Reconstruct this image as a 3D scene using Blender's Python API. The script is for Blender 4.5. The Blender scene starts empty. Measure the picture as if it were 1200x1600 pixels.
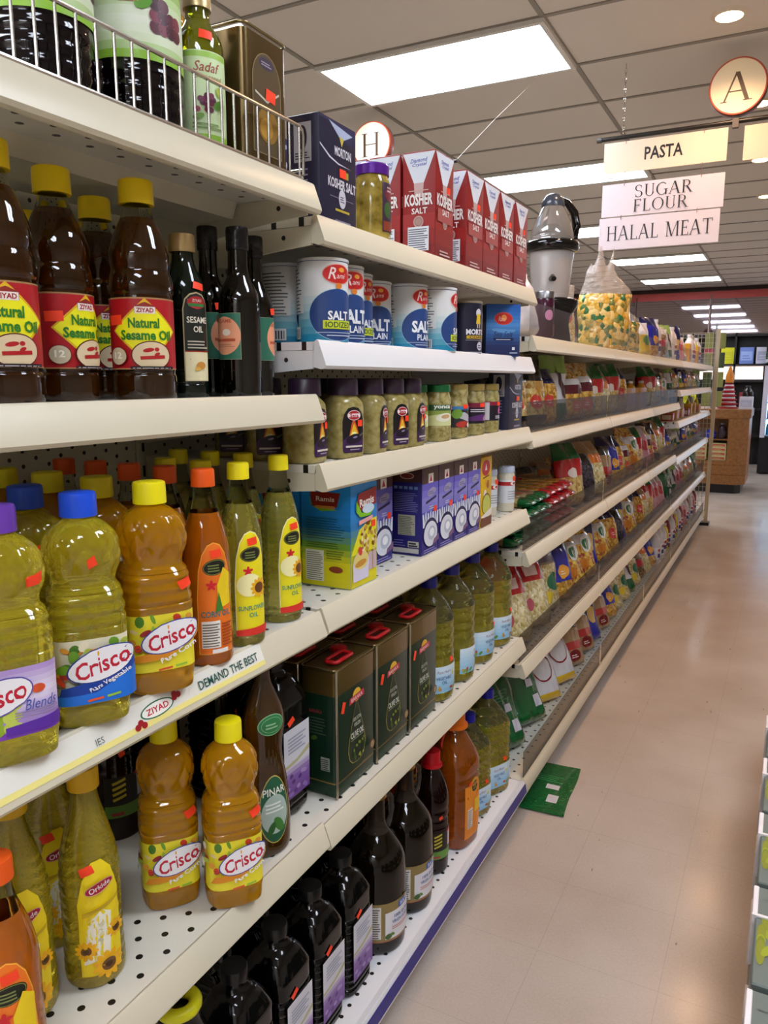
import bpy, math, random
from mathutils import Vector, Matrix, Euler, geometry

rnd = random.Random(11)
scene = bpy.context.scene
COL = scene.collection
PI = math.pi
EYE = 1.49            # camera height
CEIL = 3.10           # ceiling height
FRONT = -0.709        # front edge of the shelves (x); the aisle runs along +y
BACK = -1.125         # back panel of the shelves
BAYS = [-0.10, 1.12, 2.34, 3.56, 4.78, 6.00, 7.22, 8.44]

# ------------------------------------------------------------------ camera, world, exposure
cam_data = bpy.data.cameras.new('camera')
cam_data.sensor_fit = 'VERTICAL'
cam_data.sensor_height = 36.0
cam_data.lens = 27.0
cam_data.clip_start = 0.02
cam_data.clip_end = 100
cam = bpy.data.objects.new('camera', cam_data)
cam.location = (0, 0, EYE)
cam.rotation_euler = (math.radians(90 - 9.8), 0, math.radians(27.6))
COL.objects.link(cam)
scene.camera = cam

world = bpy.data.worlds.new('world')
scene.world = world
world.use_nodes = True
world.node_tree.nodes['Background'].inputs[0].default_value = (0.9, 0.95, 1.0, 1)
world.node_tree.nodes['Background'].inputs[1].default_value = 0.05

scene.view_settings.view_transform = 'Standard'
scene.view_settings.look = 'None'
scene.view_settings.gamma = 1.0
scene.view_settings.use_curve_mapping = False
scene.view_settings.exposure = 0.22
scene.cycles.max_bounces = 10
scene.cycles.transmission_bounces = 8
scene.cycles.glossy_bounces = 4
scene.cycles.diffuse_bounces = 4
scene.cycles.transparent_max_bounces = 12
scene.cycles.caustics_reflective = False
scene.cycles.caustics_refractive = False
scene.cycles.sample_clamp_indirect = 4.0
PANEL_STRENGTH = 19.0     # fluorescent diffusers
CAN_POWER = 46.0         # warm recessed downlights (spot, watts)

# ------------------------------------------------------------------ materials
def lin(h):
    if isinstance(h, tuple):
        return h
    h = h.lstrip('#')
    v = [int(h[i:i + 2], 16) / 255 for i in (0, 2, 4)]
    return tuple(c / 12.92 if c <= 0.04045 else ((c + 0.055) / 1.055) ** 2.4 for c in v)

MATS = {}
def mat(name, col='#808080', rough=0.5, metal=0.0, trans=0.0, ior=1.45, alpha=1.0, coat=0.0, emit=None, estr=0.0, spec=0.5, sss=0.0):
    if name in MATS:
        return MATS[name]
    m = bpy.data.materials.new(name)
    m.use_nodes = True
    b = m.node_tree.nodes['Principled BSDF']
    b.inputs['Base Color'].default_value = (*lin(col), 1)
    b.inputs['Roughness'].default_value = rough
    b.inputs['Metallic'].default_value = metal
    b.inputs['Transmission Weight'].default_value = trans
    b.inputs['IOR'].default_value = ior
    b.inputs['Alpha'].default_value = alpha
    b.inputs['Coat Weight'].default_value = coat
    b.inputs['Coat Roughness'].default_value = 0.06
    b.inputs['Specular IOR Level'].default_value = spec
    if emit:
        b.inputs['Emission Color'].default_value = (*lin(emit), 1)
        b.inputs['Emission Strength'].default_value = estr
    MATS[name] = m
    return m

def paint(h, rough=0.42):
    return mat('print_' + h.lstrip('#') + ('' if rough == 0.42 else '_%d' % (rough * 100)), h, rough)

def nodes_of(m):
    return m.node_tree.nodes, m.node_tree.links, m.node_tree.nodes['Principled BSDF']

def noise_bump(m, scale=40, strength=0.2, dist=0.01, detail=2):
    n, l, b = nodes_of(m)
    tc = n.new('ShaderNodeTexCoord')
    t = n.new('ShaderNodeTexNoise')
    t.inputs['Scale'].default_value = scale
    t.inputs['Detail'].default_value = detail
    bp = n.new('ShaderNodeBump')
    bp.inputs['Strength'].default_value = strength
    bp.inputs['Distance'].default_value = dist
    l.new(tc.outputs['Object'], t.inputs['Vector'])
    l.new(t.outputs['Fac'], bp.inputs['Height'])
    l.new(bp.outputs['Normal'], b.inputs['Normal'])
    return m

def mottle(m, c0, c1, scale=20, detail=4, lo=0.35, hi=0.65):
    n, l, b = nodes_of(m)
    tc = n.new('ShaderNodeTexCoord')
    t = n.new('ShaderNodeTexNoise')
    t.inputs['Scale'].default_value = scale
    t.inputs['Detail'].default_value = detail
    r = n.new('ShaderNodeValToRGB')
    r.color_ramp.elements[0].position = lo
    r.color_ramp.elements[0].color = (*lin(c0), 1)
    r.color_ramp.elements[1].position = hi
    r.color_ramp.elements[1].color = (*lin(c1), 1)
    l.new(tc.outputs['Object'], t.inputs['Vector'])
    l.new(t.outputs['Fac'], r.inputs['Fac'])
    l.new(r.outputs['Color'], b.inputs['Base Color'])
    return m

def cells(m, c0, c1, c2, scale=60, bump=0.6, dist=0.006):
    """loose pieces seen through film: voronoi cells with their own tint and relief"""
    n, l, b = nodes_of(m)
    tc = n.new('ShaderNodeTexCoord')
    v = n.new('ShaderNodeTexVoronoi')
    v.inputs['Scale'].default_value = scale
    sep = n.new('ShaderNodeSeparateColor')
    r = n.new('ShaderNodeValToRGB')
    e = r.color_ramp.elements
    e[0].position = 0.1
    e[0].color = (*lin(c0), 1)
    e[1].position = 0.9
    e[1].color = (*lin(c2), 1)
    x = e.new(0.5)
    x.color = (*lin(c1), 1)
    bp = n.new('ShaderNodeBump')
    bp.inputs['Strength'].default_value = bump
    bp.inputs['Distance'].default_value = dist
    bp.invert = True
    l.new(tc.outputs['Object'], v.inputs['Vector'])
    l.new(v.outputs['Color'], sep.inputs['Color'])
    l.new(sep.outputs['Red'], r.inputs['Fac'])
    l.new(r.outputs['Color'], b.inputs['Base Color'])
    l.new(v.outputs['Distance'], bp.inputs['Height'])
    l.new(bp.outputs['Normal'], b.inputs['Normal'])
    return m

def holes(m, base, axes, pitch, radius, xlim=None):
    """perforations: dark dots on a square pitch in the object's own plane (axes 0=x 1=y 2=z)"""
    n, l, b = nodes_of(m)
    tc = n.new('ShaderNodeTexCoord')
    sp = n.new('ShaderNodeSeparateXYZ')
    l.new(tc.outputs['Object'], sp.inputs[0])
    def math_(op, a, c=None):
        k = n.new('ShaderNodeMath')
        k.operation = op
        for i, v in enumerate((a, c)):
            if v is None:
                continue
            if isinstance(v, (int, float)):
                k.inputs[i].default_value = v
            else:
                l.new(v, k.inputs[i])
        return k.outputs[0]
    u, v = sp.outputs[axes[0]], sp.outputs[axes[1]]
    pu, pv = pitch
    uu = math_('DIVIDE', u, pu)
    row = math_('FLOOR', uu)
    fu = math_('MULTIPLY', math_('SUBTRACT', math_('FRACT', uu), 0.5), pu)
    odd = math_('MULTIPLY', math_('MODULO', math_('ABSOLUTE', row), 2.0), 0.5)
    vv = math_('ADD', math_('DIVIDE', v, pv), odd)
    fv = math_('MULTIPLY', math_('SUBTRACT', math_('FRACT', vv), 0.5), pv)
    d = math_('SQRT', math_('ADD', math_('MULTIPLY', fu, fu), math_('MULTIPLY', fv, fv)))
    hole = math_('LESS_THAN', d, radius)
    if xlim is not None:
        lo, hi = xlim
        hole = math_('MULTIPLY', hole, math_('GREATER_THAN', u, lo))
        hole = math_('MULTIPLY', hole, math_('LESS_THAN', u, hi))
    mx = n.new('ShaderNodeMix')
    mx.data_type = 'RGBA'
    l.new(hole, mx.inputs['Factor'])
    mx.inputs['A'].default_value = (*lin(base), 1)
    mx.inputs['B'].default_value = (0.008, 0.007, 0.006, 1)
    l.new(mx.outputs['Result'], b.inputs['Base Color'])
    return m

CREAM = mat('shelf_cream_enamel', '#d2cab2', 0.35)
WHITE_ENAMEL = mat('shelf_white_enamel', '#e4e4e6', 0.32)
DECK = holes(mat('shelf_deck_perforated', '#ddd8ca', 0.38), '#ddd8ca', (0, 1), (0.028, 0.052), 0.0052, (-0.845, -0.733))
DECK_WHITE = holes(mat('shelf_deck_white', '#e4e4e6', 0.35), '#e6e6e8', (0, 1), (0.026, 0.034), 0.0048, (-0.84, -0.725))
PEG = holes(mat('pegboard_panel', '#c9c2ac', 0.5), '#c9c2ac', (1, 2), (0.0254, 0.0254), 0.0036)
BLACK = mat('black_plastic', '#0b0b0c', 0.3)
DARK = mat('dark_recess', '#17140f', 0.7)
CHROME = mat('chrome_wire', '#c8c4bc', 0.22, 1.0)
STEEL = mat('steel', '#9b9b9d', 0.3, 1.0)
GOLD = mat('gold_metal', '#a98a4c', 0.32, 0.9)
ORANGE = mat('price_sticker_orange', '#ff4420', 0.5)
ACRYLIC = mat('smoked_acrylic', '#342c26', 0.4, 0, 0, 1.45, 0.44, spec=0.15)
ACRYLIC_TOP = mat('clear_acrylic', '#3a3430', 0.25, 0, 0, 1.45, 0.22)
CLEARFILM = mat('clear_film', '#f0efee', 0.12, 0, 0, 1.45, 0.35)
GLASS_CLEAR = mat('clear_plastic', '#e8ead8', 0.04, 0, 1.0, 1.12)

def liquid(name, tint, body, f=0.35, ior=1.36, rough=0.03):
    """oil in a clear bottle: a refracting part plus the oil's own scattered colour"""
    if name in MATS:
        return MATS[name]
    m = bpy.data.materials.new(name)
    m.use_nodes = True
    MATS[name] = m
    n, l, p = nodes_of(m)
    n.remove(p)
    out = [k for k in n if k.type == 'OUTPUT_MATERIAL'][0]
    def node(t, **kw):
        k = n.new('ShaderNode' + t)
        for q, v in kw.items():
            k.inputs[q].default_value = v
        return k
    def mix(fac, a, c):
        k = n.new('ShaderNodeMixShader')
        if isinstance(fac, float): k.inputs[0].default_value = fac
        else: l.new(fac, k.inputs[0])
        l.new(a.outputs[0], k.inputs[1])
        l.new(c.outputs[0], k.inputs[2])
        return k
    T, B = (*lin(tint), 1), (*lin(body), 1)
    clear = mix(0.5, node('BsdfRefraction', Color=T, Roughness=rough, IOR=ior), node('BsdfTransparent', Color=T))
    milk = mix(0.22, node('BsdfDiffuse', Color=B), node('BsdfTranslucent', Color=B))
    inner = mix(f, clear, milk)
    fr = node('Fresnel', IOR=1.55)
    l.new(mix(fr.outputs[0], inner, node('BsdfGlossy', Color=(1, 1, 1, 1), Roughness=0.04)).outputs[0], out.inputs['Surface'])
    return m
OIL_PALE = liquid('oil_pale_yellow', '#fff59c', '#fbe62a', .29)
OIL_CORN = liquid('oil_golden', '#ffd650', '#ffb400', .37)
OIL_AMBER = liquid('oil_amber_orange', '#ffb84c', '#ff8a08', .38)
OIL_SUN = liquid('oil_sunflower', '#fbf5c0', '#f0e45a', .20)
OIL_SESAME = liquid('oil_sesame_brown', '#b0741e', '#4c2a06', .28)
OIL_DARK = liquid('oil_dark_glass', '#3a2a10', '#0c0804', .6)
OIL_PINAR = liquid('oil_olive_amber', '#b07c24', '#5c3806', .45)
OIL_GRAPE = liquid('oil_grapeseed_green', '#d2d65c', '#8f9410', .35)
JUG_BLACK = mat('black_jug_plastic', '#040404', 0.10)
BRINE2 = mat('chopped_relish', '#9c8f55', 0.25)
mottle(BRINE2, '#7d6f36', '#b5a870', 90)
RELISH_COAT = mat('mustard_sauce', '#a3955a', 0.2)
mottle(RELISH_COAT, '#8a7b42', '#ab9e66', 70)

# ------------------------------------------------------------------ mesh helpers
class MB:
    def __init__(s):
        s.v, s.f, s.m, s.mats, s.flat = [], [], [], [], set()
    def slot(s, m):
        if m not in s.mats:
            s.mats.append(m)
        return s.mats.index(m)
    def add(s, verts, faces, m):
        o = len(s.v)
        s.v += [tuple(p) for p in verts]
        k = s.slot(m)
        for f in faces:
            s.f.append(tuple(i + o for i in f))
            s.m.append(k)
    def quad(s, a, b, c, d, m):
        s.add([a, b, c, d], [(0, 1, 2, 3)], m)
    def box(s, lo, hi, m):
        x0, y0, z0 = lo
        x1, y1, z1 = hi
        v = [(x0, y0, z0), (x1, y0, z0), (x1, y1, z0), (x0, y1, z0), (x0, y0, z1), (x1, y0, z1), (x1, y1, z1), (x0, y1, z1)]
        s.add(v, [(3, 2, 1, 0), (4, 5, 6, 7), (0, 1, 5, 4), (1, 2, 6, 5), (2, 3, 7, 6), (3, 0, 4, 7)], m)
    def rings(s, rings, mfun, cap0=True, cap1=True):
        n = len(rings[0])
        o = len(s.v)
        for r in rings:
            s.v += [tuple(p) for p in r]
        for i in range(len(rings) - 1):
            for j in range(n):
                k = (j + 1) % n
                s.f.append((o + i * n + j, o + i * n + k, o + (i + 1) * n + k, o + (i + 1) * n + j))
                s.m.append(s.slot(mfun(i) if callable(mfun) else mfun))
        if cap0:
            s.f.append(tuple(o + j for j in reversed(range(n))))
            s.m.append(s.slot(mfun(0) if callable(mfun) else mfun))
        if cap1:
            q = o + (len(rings) - 1) * n
            s.f.append(tuple(q + j for j in range(n)))
            s.m.append(s.slot(mfun(len(rings) - 2) if callable(mfun) else mfun))
    def rbox(s, lo, hi, c, m, seg=3):
        """box with rounded vertical edges and chamfered ends"""
        x0, y0, z0 = lo
        x1, y1, z1 = hi
        def ring(ins, z):
            pts = []
            for cx, cy, a0 in ((x1 - c, y1 - c, 0), (x0 + c, y1 - c, 90), (x0 + c, y0 + c, 180), (x1 - c, y0 + c, 270)):
                for k in range(seg + 1):
                    a = math.radians(a0 + 90 * k / seg)
                    pts.append((cx + (c - ins) * math.cos(a), cy + (c - ins) * math.sin(a), z))
            return pts
        e = c * 0.6
        s.rings([ring(e, z0), ring(0, z0 + e), ring(0, z1 - e), ring(e, z1)], m)
    def tube(s, pts, r, m, n=8, closed=False):
        pts = [Vector(p) for p in pts]
        rings = []
        up = Vector((0.13, 0.27, 0.95))
        N = len(pts)
        for i, p in enumerate(pts):
            a = pts[(i - 1) % N] if (i > 0 or closed) else p
            b = pts[(i + 1) % N] if (i < N - 1 or closed) else p
            t = (b - a).normalized()
            x = t.cross(up)
            if x.length < 1e-3:
                x = t.cross(Vector((1, 0, 0)))
            x.normalize()
            y = t.cross(x).normalized()
            rr = r[i] if isinstance(r, (list, tuple)) else r
            rings.append([p + x * rr * math.cos(2 * PI * k / n) + y * rr * math.sin(2 * PI * k / n) for k in range(n)])
        if closed:
            rings.append(rings[0])
        s.rings(rings, m, not closed, not closed)
    def build(s, name, parent=None, angle=40, loc=None):
        me = bpy.data.meshes.new(name)
        me.from_pydata(s.v, [], s.f)
        for m in s.mats:
            me.materials.append(m)
        me.polygons.foreach_set('material_index', s.m)
        me.polygons.foreach_set('use_smooth', [angle > 0] * len(s.f))
        me.update()
        if angle > 0:
            me.set_sharp_from_angle(angle=math.radians(angle))
        o = bpy.data.objects.new(name, me)
        COL.objects.link(o)
        if parent is not None:
            o.parent = parent
        if loc:
            o.location = loc
        return o

def tag(o, label=None, cat=None, group=None, kind=None):
    if label: o['label'] = label
    if cat: o['category'] = cat
    if group: o['group'] = group
    if kind: o['kind'] = kind
    return o

def thing(name, label, cat, loc=(0, 0, 0), rot=(0, 0, 0), group=None):
    o = bpy.data.objects.new(name, None)
    o.empty_display_size = 0.05
    COL.objects.link(o)
    o.location = loc
    o.rotation_euler = rot
    return tag(o, label, cat, group)

def dup(root, loc, rot, label, group=None, scale=None):
    r = root.copy()
    COL.objects.link(r)
    r.location = loc
    r.rotation_euler = rot
    if scale: r.scale = scale
    r['label'] = label
    if group: r['group'] = group
    for ch in root.children:
        c = ch.copy()
        COL.objects.link(c)
        c.parent = r
        for g in ch.children:
            d = g.copy()
            COL.objects.link(d)
            d.parent = c
    return r

class Kind:
    """first placement moves the prototype, every later one copies it with its parts"""
    def __init__(s, root):
        s.root, s.used = root, False
    def put(s, x, y, z, label, rz=0.0, group=None, rot=None, scale=None):
        rot = rot or (0, 0, math.radians(rz))
        if not s.used:
            s.used = True
            s.root.location = (x, y, z + .0008)
            s.root.rotation_euler = rot
            if scale: s.root.scale = scale
            s.root['label'] = label
            if group: s.root['group'] = group
            return s.root
        return dup(s.root, (x, y, z + .0008), rot, label, group, scale)

# ---------------------------------------------------------- lofted bodies and printed artwork
def chaikin(p, n=2):
    for _ in range(n):
        q = [p[0]]
        for a, b in zip(p, p[1:]):
            q.append(tuple(a[i] * .75 + b[i] * .25 for i in range(len(a))))
            q.append(tuple(a[i] * .25 + b[i] * .75 for i in range(len(a))))
        q.append(p[-1])
        p = q
    return p

class Body:
    """prof: (z, half depth x, half width y, squareness); mod(theta, z) scales the radius"""
    def __init__(s, prof, seg=40, smooth=2, mod=None, extra=0):
        pr = [(p[0], p[1], p[2] if len(p) > 2 else p[1], p[3] if len(p) > 3 else 2.0) for p in prof]
        s.prof = chaikin(pr, smooth) if smooth else pr
        if extra:
            q = []
            for a, b in zip(s.prof, s.prof[1:]):
                k = max(1, int(math.ceil((b[0] - a[0]) / extra)))
                for i in range(k):
                    q.append(tuple(a[j] + (b[j] - a[j]) * i / k for j in range(4)))
            s.prof = q + [s.prof[-1]]
        s.seg, s.mod = seg, mod
    def sec(s, z):
        p = s.prof
        if z <= p[0][0]: return p[0]
        for a, b in zip(p, p[1:]):
            if a[0] <= z <= b[0] and b[0] > a[0]:
                f = (z - a[0]) / (b[0] - a[0])
                return tuple(a[i] + (b[i] - a[i]) * f for i in range(4))
        return p[-1]
    def at(s, th, z, sec=None, off=0.0):
        _, hx, hy, q = sec or s.sec(z)
        c, n = math.cos(th), math.sin(th)
        k = s.mod(th, z) if s.mod else 1.0
        x = hx * k * math.copysign(abs(c) ** (2 / q), c)
        y = hy * k * math.copysign(abs(n) ** (2 / q), n)
        if off:
            l = math.hypot(x / hx, y / hy) or 1
            nx, ny = x / hx / l / hx, y / hy / l / hy
            if q > 2:
                nx, ny = math.copysign(abs(x / hx) ** (q - 1), x) / hx, math.copysign(abs(y / hy) ** (q - 1), y) / hy
            l = math.hypot(nx, ny) or 1
            x += nx / l * off
            y += ny / l * off
        return (x, y, z)
    def mesh(s, mb, m, cap0=True, cap1=True):
        rg = [[s.at(2 * PI * j / s.seg, p[0], p) for j in range(s.seg)] for p in s.prof]
        f = m if not callable(m) else (lambda i: m(0.5 * (s.prof[i][0] + s.prof[i + 1][0])))
        mb.rings(rg, f, cap0, cap1)

class Flat:
    maxlen = 9.0
    def __init__(s, o, ex, ey):
        s.o, s.ex, s.ey = Vector(o), Vector(ex), Vector(ey)
        s.n = s.ex.cross(s.ey).normalized()
    def map(s, a, b, off):
        return s.o + s.ex * a + s.ey * b + s.n * off

class Wrap:
    """label on a body: s is arc length from the front (theta = th0), t is height"""
    def __init__(s, body, zref, th0=0.0, maxlen=0.008):
        s.b, s.th0, s.maxlen = body, th0, maxlen
        N = 240
        sec = body.sec(zref)
        md, body.mod = body.mod, None
        pts = [body.at(th0 + 2 * PI * (i - N) / N, zref, sec) for i in range(2 * N + 1)]
        body.mod = md
        acc = [0.0]
        for a, c in zip(pts, pts[1:]):
            acc.append(acc[-1] + math.dist(a, c))
        mid = acc[N]
        s.tab, s.N = [a - mid for a in acc], N
    def theta(s, d):
        t = s.tab
        lo, hi = 0, len(t) - 1
        while hi - lo > 1:
            m = (lo + hi) // 2
            if t[m] <= d: lo = m
            else: hi = m
        f = (d - t[lo]) / ((t[hi] - t[lo]) or 1)
        return s.th0 + 2 * PI * (lo + f - s.N) / s.N
    def map(s, a, b, off):
        return Vector(s.b.at(s.theta(a), b, None, off))

TXT = {}
def text_tris(st, bold=0.0, shear=0.0):
    key = (st, bold, shear)
    if key not in TXT:
        cu = bpy.data.curves.new('lettering', 'FONT')
        cu.body = st
        cu.resolution_u = 2
        cu.offset = bold
        cu.shear = shear
        o = bpy.data.objects.new('lettering', cu)
        COL.objects.link(o)
        me = bpy.data.meshes.new_from_object(o.evaluated_get(bpy.context.evaluated_depsgraph_get()))
        me.calc_loop_triangles()
        tr = [[(me.vertices[i].co.x, me.vertices[i].co.y) for i in t.vertices] for t in me.loop_triangles]
        bpy.data.objects.remove(o)
        bpy.data.curves.remove(cu)
        bpy.data.meshes.remove(me)
        xs = [p[0] for t in tr for p in t] or [0, 1]
        ys = [p[1] for t in tr for p in t] or [0, 1]
        x0, x1, y0, y1 = min(xs), max(xs), min(ys), max(ys)
        TXT[key] = ([[((p[0] - (x0 + x1) / 2) / (x1 - x0), (p[1] - (y0 + y1) / 2) / (y1 - y0)) for p in t] for t in tr], (x1 - x0) / (y1 - y0))
    return TXT[key]

class Art:
    def __init__(s, surf, mb=None, base=0.0004, step=0.00018):
        s.S, s.mb, s.off, s.step = surf, mb or MB(), base, step
    def tris(s, tr, m, rot=0.0, c=(0, 0), keep=False):
        ml = s.S.maxlen
        cr, sr = math.cos(rot), math.sin(rot)
        todo = []
        for t in tr:
            todo.append([((p[0] - c[0]) * cr - (p[1] - c[1]) * sr + c[0], (p[0] - c[0]) * sr + (p[1] - c[1]) * cr + c[1]) for p in t])
        k = s.mb.slot(m)
        cache = {}
        def vid(p):
            q = (round(p[0], 6), round(p[1], 6))
            if q not in cache:
                cache[q] = len(s.mb.v)
                s.mb.v.append(tuple(s.S.map(p[0], p[1], s.off)))
            return cache[q]
        guard = 0
        while todo:
            t = todo.pop()
            guard += 1
            d = [abs(t[i][0] - t[(i + 1) % 3][0]) + 0.35 * abs(t[i][1] - t[(i + 1) % 3][1]) for i in range(3)]
            i = d.index(max(d))
            if d[i] > ml and guard < 6000:
                a, b, e = t[i], t[(i + 1) % 3], t[(i + 2) % 3]
                m_ = ((a[0] + b[0]) / 2, (a[1] + b[1]) / 2)
                todo += [[a, m_, e], [m_, b, e]]
                continue
            a, b, e = t
            if (b[0] - a[0]) * (e[1] - a[1]) - (b[1] - a[1]) * (e[0] - a[0]) < 0:
                b, e = e, b
            ids = (vid(a), vid(b), vid(e))
            if len(set(ids)) == 3:
                s.mb.f.append(ids)
                s.mb.m.append(k)
        s.off += s.step if not keep else 0.00002
        return s
    def poly(s, pts, col, rot=0.0, c=(0, 0), keep=False):
        m = col if not isinstance(col, str) else paint(col)
        tr = geometry.tessellate_polygon([[Vector((p[0], p[1], 0)) for p in pts]])
        return s.tris([[pts[i] for i in t] for t in tr], m, rot, c, keep)
    def rect(s, x0, y0, x1, y1, col, rot=0.0, keep=False):
        return s.poly([(x0, y0), (x1, y0), (x1, y1), (x0, y1)], col, rot, ((x0 + x1) / 2, (y0 + y1) / 2), keep)
    def ell(s, cx, cy, rx, ry, col, rot=0.0, n=28, keep=False):
        return s.poly([(cx + rx * math.cos(2 * PI * i / n), cy + ry * math.sin(2 * PI * i / n)) for i in range(n)], col, rot, (cx, cy), keep)
    def ring(s, cx, cy, rx, ry, w, col, rot=0.0, n=36):
        tr = []
        for i in range(n):
            a, b = 2 * PI * i / n, 2 * PI * (i + 1) / n
            P = lambda q, k: (cx + (rx - k) * math.cos(q), cy + (ry - k) * math.sin(q))
            tr += [[P(a, 0), P(b, 0), P(b, w)], [P(a, 0), P(b, w), P(a, w)]]
        return s.tris(tr, paint(col), rot, (cx, cy))
    def text(s, st, cx, cy, h, col, w=None, bold=0.0, shear=0.0, rot=0.0, keep=False):
        tr, asp = text_tris(st, bold, shear)
        w = w or h * asp
        return s.tris([[(cx + p[0] * w, cy + p[1] * h) for p in t] for t in tr], paint(col), rot, (cx, cy), keep)
    def bars(s, x0, y0, x1, y1, n, col, fill=0.45, seed=1):
        """small print too fine to read: rows of strokes"""
        r = random.Random(seed)
        p = (y1 - y0) / n
        for i in range(n):
            e = x1 - (x1 - x0) * r.uniform(0, 0.25)
            s.rect(x0, y0 + p * i, e, y0 + p * (i + fill), col, keep=True)
        s.off += s.step
        return s
    def grad(s, x0, y0, x1, y1, cols, n=12):
        for i in range(n):
            f = i / (n - 1) * (len(cols) - 1)
            k = min(int(f), len(cols) - 2)
            a, b = lin(cols[k]), lin(cols[k + 1])
            c = tuple(a[j] + (b[j] - a[j]) * (f - k) for j in range(3))
            nm = 'print_blend_%s_%s_%d' % (cols[k].lstrip('#'), cols[k + 1].lstrip('#'), round((f - k) * 100))
            s.rect(x0, y0 + (y1 - y0) * i / n, x1, y0 + (y1 - y0) * (i + 1) / n, mat(nm, c, 0.42), keep=True)
        s.off += s.step
        return s
    def sticker(s, cx, cy, w=0.017, h=0.012, rot=0.0):
        return s.rect(cx - w / 2, cy - h / 2, cx + w / 2, cy + h / 2, ORANGE, rot)

def sticker(surf, parent, cx, cy, w=0.017, h=0.012, rot=0.0, off=0.0022):
    a = Art(surf, base=off)
    a.sticker(cx, cy, w, h, rot)
    o = a.mb.build('price_sticker', parent)
    o['label'] = 'orange price sticker'
    return o

def cap(parent, r, z0, z1, m, ribs=True, name='cap'):
    b = Body([(z0, r * 0.97), (z0, r), (z1 - 0.004, r * 0.985), (z1 - 0.001, r * 0.95), (z1, r * 0.86)], 48, 0,
             (lambda th, z: 1 + (0.012 if int(th / (2 * PI) * 48 + .5) % 2 else 0)) if ribs else None)
    mb = MB()
    b.mesh(mb, m)
    return mb.build(name, parent)
# ================================================================== the room
def struct(name, mb, angle=0, label=None):
    o = mb.build(name, None, angle)
    o['kind'] = 'structure'
    if label:
        o['label'] = label
    return o

ROOM = (-6.5, 4.2, -3.8, 15.2)     # x0 x1 y0 y1

FLOOR = mat('vinyl_tile_floor', '#b9aca0', 0.2)
def floor_nodes(m):
    n, l, b = nodes_of(m)
    tc = n.new('ShaderNodeTexCoord')
    sp = n.new('ShaderNodeSeparateXYZ')
    l.new(tc.outputs['Object'], sp.inputs[0])
    def M(op, a, c=None):
        k = n.new('ShaderNodeMath')
        k.operation = op
        for i, v in enumerate((a, c)):
            if v is None: continue
            if isinstance(v, (int, float)): k.inputs[i].default_value = v
            else: l.new(v, k.inputs[i])
        return k.outputs[0]
    def joint(u, o):
        f = M('FRACT', M('DIVIDE', M('ADD', u, o), 0.305))
        return M('LESS_THAN', M('ABSOLUTE', M('SUBTRACT', f, 0.5)), 0.0030)
    j = M('MAXIMUM', joint(sp.outputs[0], 0.02), joint(sp.outputs[1], 0.152 + 0.04))
    n1 = n.new('ShaderNodeTexNoise'); n1.inputs['Scale'].default_value = 2.2; n1.inputs['Detail'].default_value = 6
    n2 = n.new('ShaderNodeTexNoise'); n2.inputs['Scale'].default_value = 160; n2.inputs['Detail'].default_value = 2
    mp = n.new('ShaderNodeMapping'); mp.inputs['Scale'].default_value = (60, 16, 1); mp.inputs['Rotation'].default_value = (0, 0, 0.5)
    n3 = n.new('ShaderNodeTexNoise'); n3.inputs['Scale'].default_value = 1.0; n3.inputs['Detail'].default_value = 1
    for t in (n1, n2): l.new(tc.outputs['Object'], t.inputs['Vector'])
    l.new(tc.outputs['Object'], mp.inputs[0]); l.new(mp.outputs[0], n3.inputs['Vector'])
    r = n.new('ShaderNodeValToRGB')
    r.color_ramp.elements[0].position = 0.3; r.color_ramp.elements[0].color = (*lin('#b3a294'), 1)
    r.color_ramp.elements[1].position = 0.7; r.color_ramp.elements[1].color = (*lin('#c8bbb0'), 1)
    mixf = M('ADD', M('MULTIPLY', n1.outputs['Fac'], 0.7), M('MULTIPLY', n2.outputs['Fac'], 0.3))
    l.new(mixf, r.inputs['Fac'])
    scuff = M('MULTIPLY', M('GREATER_THAN', n3.outputs['Fac'], 0.79), 0.55)
    dark = M('MAXIMUM', M('MULTIPLY', j, 0.16), scuff)
    mx = n.new('ShaderNodeMix'); mx.data_type = 'RGBA'
    l.new(dark, mx.inputs['Factor']); l.new(r.outputs['Color'], mx.inputs['A'])
    mx.inputs['B'].default_value = (*lin('#4a4038'), 1)
    l.new(mx.outputs['Result'], b.inputs['Base Color'])
    rr = M('ADD', 0.09, M('MULTIPLY', n1.outputs['Fac'], 0.2))
    l.new(rr, b.inputs['Roughness'])
    bp = n.new('ShaderNodeBump'); bp.inputs['Strength'].default_value = 0.05; bp.inputs['Distance'].default_value = 0.01
    l.new(n1.outputs['Fac'], bp.inputs['Height']); l.new(bp.outputs['Normal'], b.inputs['Normal'])
floor_nodes(FLOOR)
x0, x1, y0, y1 = ROOM
mb = MB()
mb.box((x0, y0, -0.06), (x1, y1, 0), FLOOR)
struct('floor', mb, 0, 'beige vinyl tile floor')

TILE = noise_bump(mat('ceiling_tile', '#d6d0c6', 0.9), 90, 0.25, 0.004, 3)
TBAR = mat('ceiling_tee_bar', '#8b857b', 0.5)
mb = MB()
mb.box((x0, y0, CEIL), (x1, y1, CEIL + 0.05), TILE)
GX0, GY0 = -2.34 - 1.22 * 4, 3.68 - 0.61 * 13
k = 0
while GX0 + 1.22 * k < x1:
    gx = GX0 + 1.22 * k
    if gx > x0: mb.box((gx - 0.012, y0, CEIL - 0.006), (gx + 0.012, y1, CEIL + 0.001), TBAR)
    k += 1
k = 0
while GY0 + 0.61 * k < y1:
    gy = GY0 + 0.61 * k
    if gy > y0: mb.box((x0, gy - 0.012, CEIL - 0.0055), (x1, gy + 0.012, CEIL + 0.001), TBAR)
    k += 1
struct('ceiling', mb, 0, 'suspended ceiling of grey-beige tiles in a metal grid')

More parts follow.
